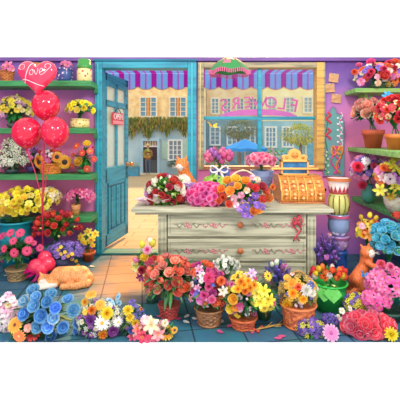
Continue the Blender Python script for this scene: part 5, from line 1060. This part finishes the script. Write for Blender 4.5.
arr('wild_broom', 'sprigs of yellow broom and violets on the floor below the kitten', 'flowers', 2.86, None, ('bowl', 356, 16, 313, '3c4c68', '2c3850'), [(357, 303, 14, 10)], [(('spray', 'f4e030', 'd8d028', 'f8f080'), 3.2, 4), (('blossom', '5c3ca8', '7858c4'), 2.6, 3), (('spray', '6448b0', '8468cc'), 3, 1)], dens=.9, leaves=110, lw=.2, greens=('3c6c48', '5c8c40'))
# ---------------- front row at the edge of the floor (low bowls under the heads)
def low(name, label, px, w_, Y, blobs, pal, **k):
    return arr(name, label, 'flowers', Y, None, ('bowl', px, w_, k.pop('top', Z_py_floor(Y) - 5), '2c5c54', '24484c'), blobs, pal, coff=.07, cs=.6, **k)
def Z_py_floor(Y): return 138 + EYE * F / Y
co = ('rose', 'ff84a0', 'f85074')
low('rose_posy', 'dome of large coral pink roses in the front right corner', 372, 40, 2.62, [(369, 327, 27, 16)], [(co, 6.6, 4), (('rose', 'ff9cb4', 'f86484'), 6.4, 2)], dens=.72, leaves=90, low=-.6, depth=.6)
low('yellow_chrysanthemum', 'single lemon yellow chrysanthemum in leaves at the right of the coral roses', 391, 10, 2.56, [(392, 334, 9, 6)], [], leaves=60, feats=[(391, 334, ('mum', 'fcf038', 'f8e020'), 7)], depth=.6)
low('pink_daisy', 'single pale lilac pink daisy on the floor left of the coral roses', 331, 9, 2.56, [(331, 335, 6, 5)], [], leaves=40, feats=[(331, 333, ('gerbera', 'f8b8e0', 'e890cc', 'd858a8'), 8.2, (0, -1, .45))], depth=.6)
low('purple_yellow_sprigs', 'sprigs of lime yellow and deep violet in front of the wicker basket', 312, 26, 2.60, [(311, 329, 15, 11)], [(('spray', 'e8e040', 'c8cc30', 'f4f080'), 3.6, 3), (('blossom', '5c34a0', '7850bc'), 3.2, 3), (('spray', '583ca4', '7858c0'), 3.4, 2)], dens=.95, leaves=120, lw=.2, depth=.7)
low('violet_sprig', 'small dark violet blossoms beside the green bucket foot', 330, 12, 2.68, [(330, 319, 9, 5.5)], [(('lily', '5840a8', '7058c4'), 3.4, 2), (('blossom', '4c3498', '6850b8'), 3, 1)], dens=.8, leaves=50, depth=.7)
low('white_blossoms', 'few small white blossoms between the violet sprig and the coral roses', 340, 8, 2.72, [(341, 316, 7, 6)], [], leaves=40, feats=[(338, 318, ('blossom', 'fbfbf0', 'eef4dc'), 3.8), (342, 311, ('blossom', 'f4f8e8', 'e8f0d4'), 3.2), (350, 309, ('blossom', 'f8f8f0', 'e8ecdc'), 3)], depth=.7)
# left front
b1 = ('rose', '98d4fc', '68b4f0'); b2 = ('rose', '74bcf8', '4c9ce8'); b3 = ('rose', 'd0ecfc', '7cc0f4')
arr('blue_rose_bunch', 'big bunch of sky blue roses in the front left, before the sleeping cat', 'flowers', 2.64, None, ('bowl', 42, 34, 326, '2c6058', '244c50'), [(42, 316, 34, 26)], [], leaves=260, lw=.35, greens=('2f7c50', '1f5c48', '5c9440'), coff=.08, cs=.6, depth=.55,
    feats=[(33, 290, b1, 6.2, (0, -.6, 1)), (51, 294, b1, 5.6, (.2, -.6, 1)), (36, 297, b1, 5.4), (24, 301, b3, 5.8), (34, 306, b1, 6.2), (47, 302, b2, 5.6), (55.5, 308, b2, 5.6), (24, 314, b2, 6.4), (41, 316, b2, 6.6), (53.5, 318, b3, 5.8), (37, 327, b1, 6.0), (48, 327, b1, 6.0), (63, 327, b2, 5.8), (51, 337, b2, 5.6), (73.5, 310, b1, 6.4), (79, 322, b2, 6.2), (68, 299, b1, 5.4, (.1, -.5, 1)), (79, 337, b2, 6.0), (33, 338, b2, 5.0), (64, 337, b1, 4.6)])
arr('orchid_bunch', 'pale pink and white orchids at the far left front edge', 'flowers', 2.66, None, ('bowl', 8, 20, 326, '38584c', '2c4844'), [(7, 317, 13, 24)], [(('blossom', 'fbdce8', 'f8b8d4', 'd880a8'), 4.4, 4), (('blossom', 'fcf4f4', 'f4e0ec', 'e0b0c8'), 4.2, 3), (('blossom', 'e8e0b8', 'd8cc90'), 3.4, 1)], dens=.85, leaves=120, lw=.3, coff=.08, cs=.6, depth=.6, low=-.95)
low('gerbera_trio', 'yellow, orange and red gerberas crowded at the front left edge', 22, 26, 2.56, [(22, 332, 19, 9)], [], leaves=110, depth=.55, feats=[(15, 325, ('gerbera', 'fcc440', 'f89c28', '7c2c18'), 7.6), (19, 336, ('gerbera', 'f88c50', 'f47040', 'f8b070'), 6.8), (31, 337, ('gerbera', 'dc2c34', 'c41c2c', '2c1018'), 7), (28, 328, ('blossom', 'f8c0b0', 'f4a090'), 4)])
dz = ('daisy', 'fcfcf8', 'fcfcf8', 'f0b020')
arr('daisy_meadow_bunch', 'wild bunch of white daisies, golden mums and purple cosmos left of the butterfly', 'flowers', 2.62, None, ('bowl', 98, 36, 328, '30584c', '244844'), [(98, 319, 23, 20)], [(('spray', 'e8f0e0', 'd8e8c8', 'f8f0a0'), 3.4, 3), (('blossom', '8c3ca8', 'a85cc0'), 3.4, 2), (('blossom', 'f8f4e8', 'f0e8c0'), 2.6, 2)], dens=.5, leaves=260, lw=.25, greens=('3c7c48', '2c5c44', '6c9c48'), coff=.08, cs=.6, depth=.6, low=-.9,
    feats=[(91, 294.5, ('gerbera', 'fcb42c', 'f89c1c', 'e88018'), 5.4, (0, -.4, 1)), (85, 302, ('mum', 'fccc40', 'f8b828'), 4), (92, 310, ('mum', 'fca828', 'f89418'), 5), (100, 305, ('gerbera', 'fcc830', 'f8b020', 'f09820'), 5), (107, 313, ('mum', 'fce430', 'fcd018'), 6.6), (102, 323, dz, 7.4), (103, 334, ('mum', 'fcb834', 'f89c20'), 5.4), (118, 322, ('daisy', 'f8f4f8', 'f8f4f8', 'e8c040'), 5), (113, 331, ('carnation', '9c3ca0', 'b860bc'), 5.6), (90, 320, ('carnation', '7c2c98', '9848b0'), 4.6), (85, 312, ('blossom', 'f8d040', 'f8bc28'), 3), (93, 335, ('daisy', 'f8f8f4', 'f8f8f4', 'f0c030'), 4), (121, 318, ('blossom', 'fcfcf4', 'f0f0e8'), 3.6)])
arr('yellow_button_bunch', 'lemon yellow button flowers and blue violets right of the butterfly', 'flowers', 2.62, None, ('bowl', 132, 20, 328, '30584c', '244844'), [(132, 321, 15, 17)], [(('blossom', '4c4ca8', '6868c4'), 3, 2), (('spray', 'd8e0a0', 'b8c880'), 3.2, 1), (('blossom', '783c98', '9458b0'), 2.6, 1)], dens=.35, leaves=200, lw=.2, greens=('3c8048', '285848', '7ca050'), coff=.08, cs=.6, depth=.6,
    feats=[(128, 310.5, ('mum', 'fce83c', 'f8d820'), 5.6, (0, -.7, 1)), (130, 318, ('mum', 'f8e040', 'f4d020'), 4.6, (0, -.5, 1)), (135.5, 323, ('mum', 'fce438', 'f8d420'), 4.4), (132, 303, ('lily', '5044ac', '6c5cc8'), 3.6), (141, 309, ('tulip', 'f4b040', 'e89028'), 2.8), (132, 330, ('carnation', '4c5cb8', '6878d0'), 4.2), (137, 331, ('blossom', 'e84858', 'f07080'), 3.6)])
arr('lily_posy', 'hot pink lilies and cream alstroemeria at the front edge below the fallen petals', 'flowers', 2.58, None, ('bowl', 150, 28, 332, '30584c', '244844'), [(150, 331, 20, 12)], [(('lily', 'fcc8c8', 'f8a8b4'), 4.6, 2), (('blossom', 'f8ecd0', 'f4dcb0'), 3.6, 1)], dens=.5, leaves=170, lw=.35, coff=.08, cs=.6, depth=.6, low=-.8,
    feats=[(143, 336, ('lily', 'f4487c', 'e8286c'), 7.6), (151, 325, ('lily', 'fcf0d4', 'fce0b8'), 7.4), (158, 334, ('lily', 'fcb8b8', 'f898a8'), 6.4), (145, 320, ('blossom', 'fcd4dc', 'f8b8c8'), 4.6), (137, 329, ('lily', 'f89090', 'f47078'), 5), (133, 337, ('lily', 'f05c9c', 'e43c84'), 5), (152, 338, ('lily', 'f47ca0', 'f0588c'), 4.8)])
arr('small_sunflower', 'sunflower with a dark brown eye at the front edge, right of the pink lilies', 'flowers', 2.56, None, ('bowl', 167, 12, 335, '30584c', '244844'), [(167, 331, 11, 10)], [], leaves=90, lw=.4, coff=.08, cs=.6, depth=.6, feats=[(166, 336, sf, 8.0), (174.5, 330, ('sunflower', 'f8c828', 'f4a818', '4c2818'), 3.4), (165, 323, ('blossom', 'f4f4d8', 'e8e8c0'), 3.6)])

# ================================================================ CATS
def cat_mesh(build, voxel, matfn, mats): m = MB(); build(m); return body(m, voxel, matfn, mats, 4)
fo1 = mat('ee8a3c', 'fur', 'c85c24', scale=9); fw = mat('fbeee0', 'plain', rough=.9); fo2 = mat('f8b070', 'fur', 'd87c38', scale=12); pnk = mat('e88c8c'); blk = mat('181414', rough=.15); gre = mat('88b048', rough=.1)
dm = mat('ffffff')
def face(root, hc_, d_, r_, up=V((0, 0, 1)), eyes=True):
    """eyes, nose and whiskers on a head of radius r_ centred at hc_ looking along d_ (all relative to root)"""
    d_ = V(d_).normalized(); sd_ = d_.cross(up).normalized(); u_ = sd_.cross(d_)
    for sg in (-1, 1):
        m = MB(); c_ = hc_ + d_ * r_ * .80 + sd_ * sg * r_ * .38 + u_ * r_ * .16
        if eyes: m.ell(c_, r_ * .17, gre, 10, 8); m.ell(c_ + d_ * r_ * .1, (r_ * .09,) * 3, blk, 8, 6)
        else: m.tube([c_ - sd_ * r_ * .16 + d_ * .04 * r_, c_ - u_ * r_ * .06 + d_ * r_ * .08, c_ + sd_ * r_ * .16 + d_ * r_ * .04], r_ * .035, blk, 5)
        obj('eye', m, root, smooth=True)
    m = MB(); m.ell(hc_ + d_ * r_ * 1.12 - u_ * r_ * .12, r_ * .1, pnk, 8, 6); obj('nose', m, root, smooth=True)
    m = MB()
    for sg in (-1, 1):
        for k in (-1, 0, 1): a = hc_ + d_ * r_ * 1.0 + sd_ * sg * r_ * .2 - u_ * r_ * .25; m.tube([a, a + sd_ * sg * r_ * 1.0 + u_ * k * r_ * .2 + d_ * r_ * .1], .0012, fw, 3)
    obj('whiskers', m, root)
def ears(m, hc_, d_, r_, up=V((0, 0, 1))):
    d_ = V(d_).normalized(); sd_ = d_.cross(up).normalized(); u_ = sd_.cross(d_)
    for sg in (-1, 1):
        b = hc_ + sd_ * sg * r_ * .55 + u_ * r_ * .55; t_ = hc_ + sd_ * sg * r_ * .82 + u_ * r_ * 1.42
        capsule(m, b, t_, r_ * .36, r_ * .09, dm, 8)
    m.ell(hc_ + d_ * r_ * .7 - u_ * r_ * .25, r_ * .46, dm, 12, 8)
# sitting cat on the counter
sY = 3.72; s_ = sY / F
ca = thing('sitting_cat', 'ginger and white cat sitting upright on the counter in front of the doorway', 'cat', (X(186, sY), sY, CZ))
hc_ = V((X(182.2, sY) - X(186, sY), -.05, Z(164.3, sY) - CZ)); look = V((-.45, -1, -.05))
def b_(m):
    capsule(m, (.035, .03, .085), (.0, -.01, .22), .105, .066, dm); m.ell((.075, .02, .06), (.085, .1, .065), dm); m.ell((-.03, .03, .06), (.07, .1, .065), dm)
    capsule(m, (-.01, -.02, .24), hc_, .062, .06, dm); m.ell(hc_, (.072, .068, .062), dm, 14, 10)
    for sx in (-.045, .02): capsule(m, (sx, -.06, .2), (sx - .005, -.09, .03), .034, .024, dm); m.ell((sx - .005, -.11, .02), (.024, .036, .02), dm)
    pts = [(.12, .06, .03), (.16, .0, .025), (.14, -.08, .022), (.08, -.12, .02)]
    for a, b in zip(pts, pts[1:]): capsule(m, a, b, .024, .022, dm, 4)
    ears(m, hc_, look, .066)
def mf(c, n):
    q = c - hc_
    if q.length < .10: return 1 if (q - look.normalized() * .07 + V((0, 0, .03))).length < .042 else 0
    return 1 if (c.y < -.03 and c.x < .02 + .03 * sin(c.z * 40) and c.z < .26) else 0
obj('body', cat_mesh(b_, .009, mf, [fo1, fw]), ca); face(ca, hc_, look, .064)
# sleeping cat on the floor
zY = 3.50
cb = thing('sleeping_cat', 'long haired ginger cat asleep on the floor in front of the balloon weight', 'cat', (X(65, zY), zY, 0))
hs = V((-.165, -.06, .06)); ls = V((-.6, -.8, -.35))
def b_(m):
    capsule(m, (-.06, .01, .085), (.15, .02, .08), .078, .085, dm); m.ell((.04, .0, .08), (.19, .105, .085), dm, 16, 12); m.ell((.19, .0, .06), (.08, .09, .06), dm)
    m.ell(hs, (.07, .062, .052), dm, 14, 10); ears(m, hs, ls, .06)
    capsule(m, (-.07, -.06, .03), (-.22, -.12, .02), .032, .022, dm); capsule(m, (-.05, -.09, .03), (-.17, -.15, .02), .03, .02, dm)
    pts = [(.24, .02, .04), (.24, -.08, .035), (.15, -.13, .033), (.03, -.14, .03)]
    for a, b in zip(pts, pts[1:]): capsule(m, a, b, .036, .032, dm, 5)
obj('body', cat_mesh(b_, .009, lambda c, n: 1 if (c.x < -.10 and c.z < .04) or (c.y < -.11 and c.x < -.02) else 0, [fo2, fw]), cb); face(cb, hs, ls, .056, eyes=False)
# kitten stretching up at the flowers
kY = 3.12; ck = thing('stretching_kitten', 'orange kitten standing on its hind legs, reaching up to the turquoise and yellow flowers', 'cat', (X(358, kY), kY, 0))
o0 = V(ck.location)
def kp(px, py, dy=0): return P(px, py, kY + dy) - o0
hk = kp(367.5, 252.5, -.02); lk = V((.35, -.9, .5))
def b_(m):
    capsule(m, kp(355.5, 280, 0), kp(366, 263, 0), .060, .046, dm); capsule(m, kp(366, 262), hk, .055, .05, dm, 5); m.ell(hk, (.062, .058, .056), dm, 14, 10); ears(m, hk, lk, .056)
    for dy, dx in ((-.035, 0), (.045, -3)):
        kn = kp(361 + dx, 287, dy); ho = kp(351 + dx, 293, dy); pw = V((ho.x + .01, dy, .02))
        capsule(m, kp(357 + dx * .5, 280, dy), kn, .05, .036, dm); capsule(m, kn, ho, .034, .022, dm); capsule(m, ho, pw, .022, .02, dm, 5); m.ell(pw + V((.035, -.01, 0)), (.045, .026, .02), dm)
    capsule(m, kp(367, 262, -.04), kp(374, 267, -.08), .028, .022, dm, 5); capsule(m, kp(374, 267, -.08), kp(378, 266, -.10), .022, .022, dm, 4); m.ell(kp(378, 266, -.10), .024, dm)
    capsule(m, kp(364, 262, .03), kp(372, 256, .0), .026, .02, dm, 5)
    pts = [kp(354, 281, .04), kp(350, 286, .06), kp(349, 293, .06), kp(345, 297, .05)]
    for a, b in zip(pts, pts[1:]): capsule(m, a, b, .022, .018, dm, 5)
hkw = hk.copy()
obj('body', cat_mesh(b_, .008, lambda c, n: 1 if (c - (hkw + lk.normalized() * .062 - V((0, 0, .025)))).length < .034 else 0, [mat('f08048', 'fur', 'd4602c', scale=12), fw]), ck); face(ck, hk, lk, .056, up=V((0, .45, .9)))

# ================================================================ BUTTERFLIES, PETALS, TWIG
def butterfly(lab, p, s_, hexa, hexb, rot):
    t = thing('butterfly', lab, 'butterfly', p); t.rotation_euler = rot
    m = MB(); m.tube([(0, 0, -.35 * s_), (0, 0, 0), (0, 0, .4 * s_)], [.03 * s_, .07 * s_, .04 * s_], mat('3c3c44'), 6)
    for sg in (-1, 1): m.tube([(0, 0, .4 * s_), (sg * .12 * s_, -.02, .65 * s_)], .012 * s_, mat('3c3c44'), 3)
    obj('body', m, t, smooth=True)
    for sg in (-1, 1):
        m = MB(); up_ = [(0, .1), (.3, .55), (.7, .85), (.95, .75), (.85, .35), (.5, .02)]; lo_ = [(0, .05), (.45, -.02), (.75, -.2), (.7, -.6), (.4, -.75), (.12, -.35)]
        for pl_ in (up_, lo_):
            pts = [(sg * a * s_, -a * .35 * s_, b * s_) for a, b in pl_]; n = len(pts); cc = (sg * sum(a for a, b in pl_) / n * s_, -sum(a for a, b in pl_) / n * .35 * s_ - .002, sum(b for a, b in pl_) / n * s_)
            m.add(pts + [(x_, y_ + .002, z_) for x_, y_, z_ in pts], [tuple(range(n)), tuple(range(2 * n - 1, n - 1, -1))] + [(i, (i + 1) % n, (i + 1) % n + n, i + n) for i in range(n)], mat(hexa, 'petal'))
            m.ell(cc, (.18 * s_, .01 * s_ + .002, .14 * s_), mat(hexb, 'petal'), 8, 4)
        obj('wing', m, t)
butterfly('pale blue butterfly hovering over the floor above the yellow mums', P(115, 302, 2.72), .058, 'a8d8f4', '4c9cd0', (R(-35), R(-15), R(25)))
butterfly('yellow butterfly in front of the left side of the shop window', P(212.5, 126, 4.2), .065, 'fcd82c', 'f8b020', (R(-60), R(10), R(15)))
butterfly('small bright blue butterfly below the orange kitten', P(364, 275, 2.9), .034, '38a8f0', '1c6cc0', (R(-35), R(20), 0))
pets = [(159, 317, 'e8508c'), (177, 319.5, 'e04c8c'), (168, 322.5, 'e870a0'), (186, 317.5, 'f8f4f8'), (194, 319, 'f4f0f4'), (187, 323, 'f0ecf0'), (222, 322, 'f8f4f4'), (229, 327, 'e86098'), (221, 333, 'd84888'), (252, 333, 'e06090'), (277, 339, 'e85890'), (283, 337, 'e04880'), (297, 325, 'f8f8f0'), (79, 267, 'f4ecd8'), (93, 267, 'f0ecd0'), (12, 278, 'e8c0d0'), (6, 276, 'e0dce0')]
for k, (px, py, hx_) in enumerate(pets):
    Yp = floorY(py); p = V((X(px, Yp), Yp, .002)); m = MB()
    m.petal(0, [(-.02, .004), (0, 0.0), (.02, .002), (.035, .008)], [.006, .016, .018, .006], .3, mat(hx_, 'petal'))
    o = obj('fallen_petal', m, loc=p, smooth=True, cat='petal', group='fallen petals on the floor'); o.rotation_euler = (0, 0, random.uniform(0, 6.28))
PLAB = ['pink fallen petal on the floor left of the red rose basket foot', 'pink fallen petal just right of the red rose basket foot', 'lighter pink fallen petal in front of the red rose basket', 'white fallen petal between the red and brown baskets, upper left of three', 'white fallen petal nearest the brown wicker basket', 'white fallen petal between the baskets, lowest of three', 'white fallen petal left of the low trimmed basket', 'rose pink petal fallen close to the low trimmed basket', 'dark pink petal fallen at the front below the brown basket', 'pink petal fallen under the twig on the floor', 'pink petal at the front edge, left one of two below the twig', 'deep pink petal at the front edge, right one of two below the twig', 'white petal fallen in front of the orange wicker basket', 'cream petal fallen behind the sleeping cat', 'cream petal fallen by the daffodil pot and the open door', 'pale pink petal fallen before the gerbera basket', 'greyish petal fallen at the far left below the gerberas']
for o, l in zip([o for o in COL.objects if o.name.startswith('fallen_petal')], PLAB): o['label'] = l
Yt = floorY(331); tw = thing('twig', 'dry brown twig with curled tips and red buds on the floor before the low basket', 'twig', (X(266, Yt), Yt, 0))
m = MB(); tc_ = mat('c89c50', 'wood', '8c5c30', scale=4)
def fp(px, py, z=.012): y_ = floorY(py); return V((X(px, y_), y_, z))
m.tube([fp(250, 333), fp(260, 330.5, .014), (fp(270, 328.5, .016)), fp(279, 326.5, .014), fp(286, 325)], [.004, .006, .007, .006, .003], tc_, 6)
for a, b in (((266, 329), (272, 325)), ((273, 328), (281, 329)), ((277, 327), (283, 322.5)), ((258, 331), (262, 328))): m.tube([fp(*a), fp((a[0] + b[0]) / 2, (a[1] + b[1]) / 2 + .5, .02), fp(*b, .022)], .0035, tc_, 5)
wobj('branch', m, tw, smooth=True)
for a, b in ((254, 331.5), (262, 329), (258, 333)):
    m = MB(); m.ell(fp(a, b, .014), .012, mat('d84838'), 8, 6); wobj('bud', m, tw, smooth=True)
# ---------------- shop sign lettering across the window glass (reads towards the street)
sn = thing('window_sign', 'arched pink FLOWERS lettering on the window glass, seen reversed from inside', 'sign', P(258, 110, WY + .05))
pkm = mat('e058ac', 'plain', rough=.4); pkw = mat('f4c0dc')
yS = WY + .046
m = MB(); top_ = []; bot_ = []
for k in range(25):
    px = 219 + 78 * k / 24; q = (px - 258) / 39
    top_.append((X(px, yS), Z(110.5 + 5 * q * q - (1.5 if abs(q) < .9 else 0), yS))); bot_.append((X(px, yS), Z(115.6 + 2.2 * q * q - .4, yS)))
m.prism(top_ + bot_[::-1], yS, yS + .006, pkm); wobj('banner', m, sn)
Ls = 'FLOWERS'
for k, ch in enumerate(Ls):
    px = 294 - k * 11.6; q = (px - 258) / 39; sz = .16 + .035 * abs(q)
    me = text_mesh(ch, sz * 1.15, mat('e0489c', rough=.4), .004, mirror=True)
    o = obj('letter', me, sn); p = P(px, 102.5 + 4.5 * q * q, yS); o.location = p - V(sn.location); o.rotation_euler = (0, -.22 * -q, 0)
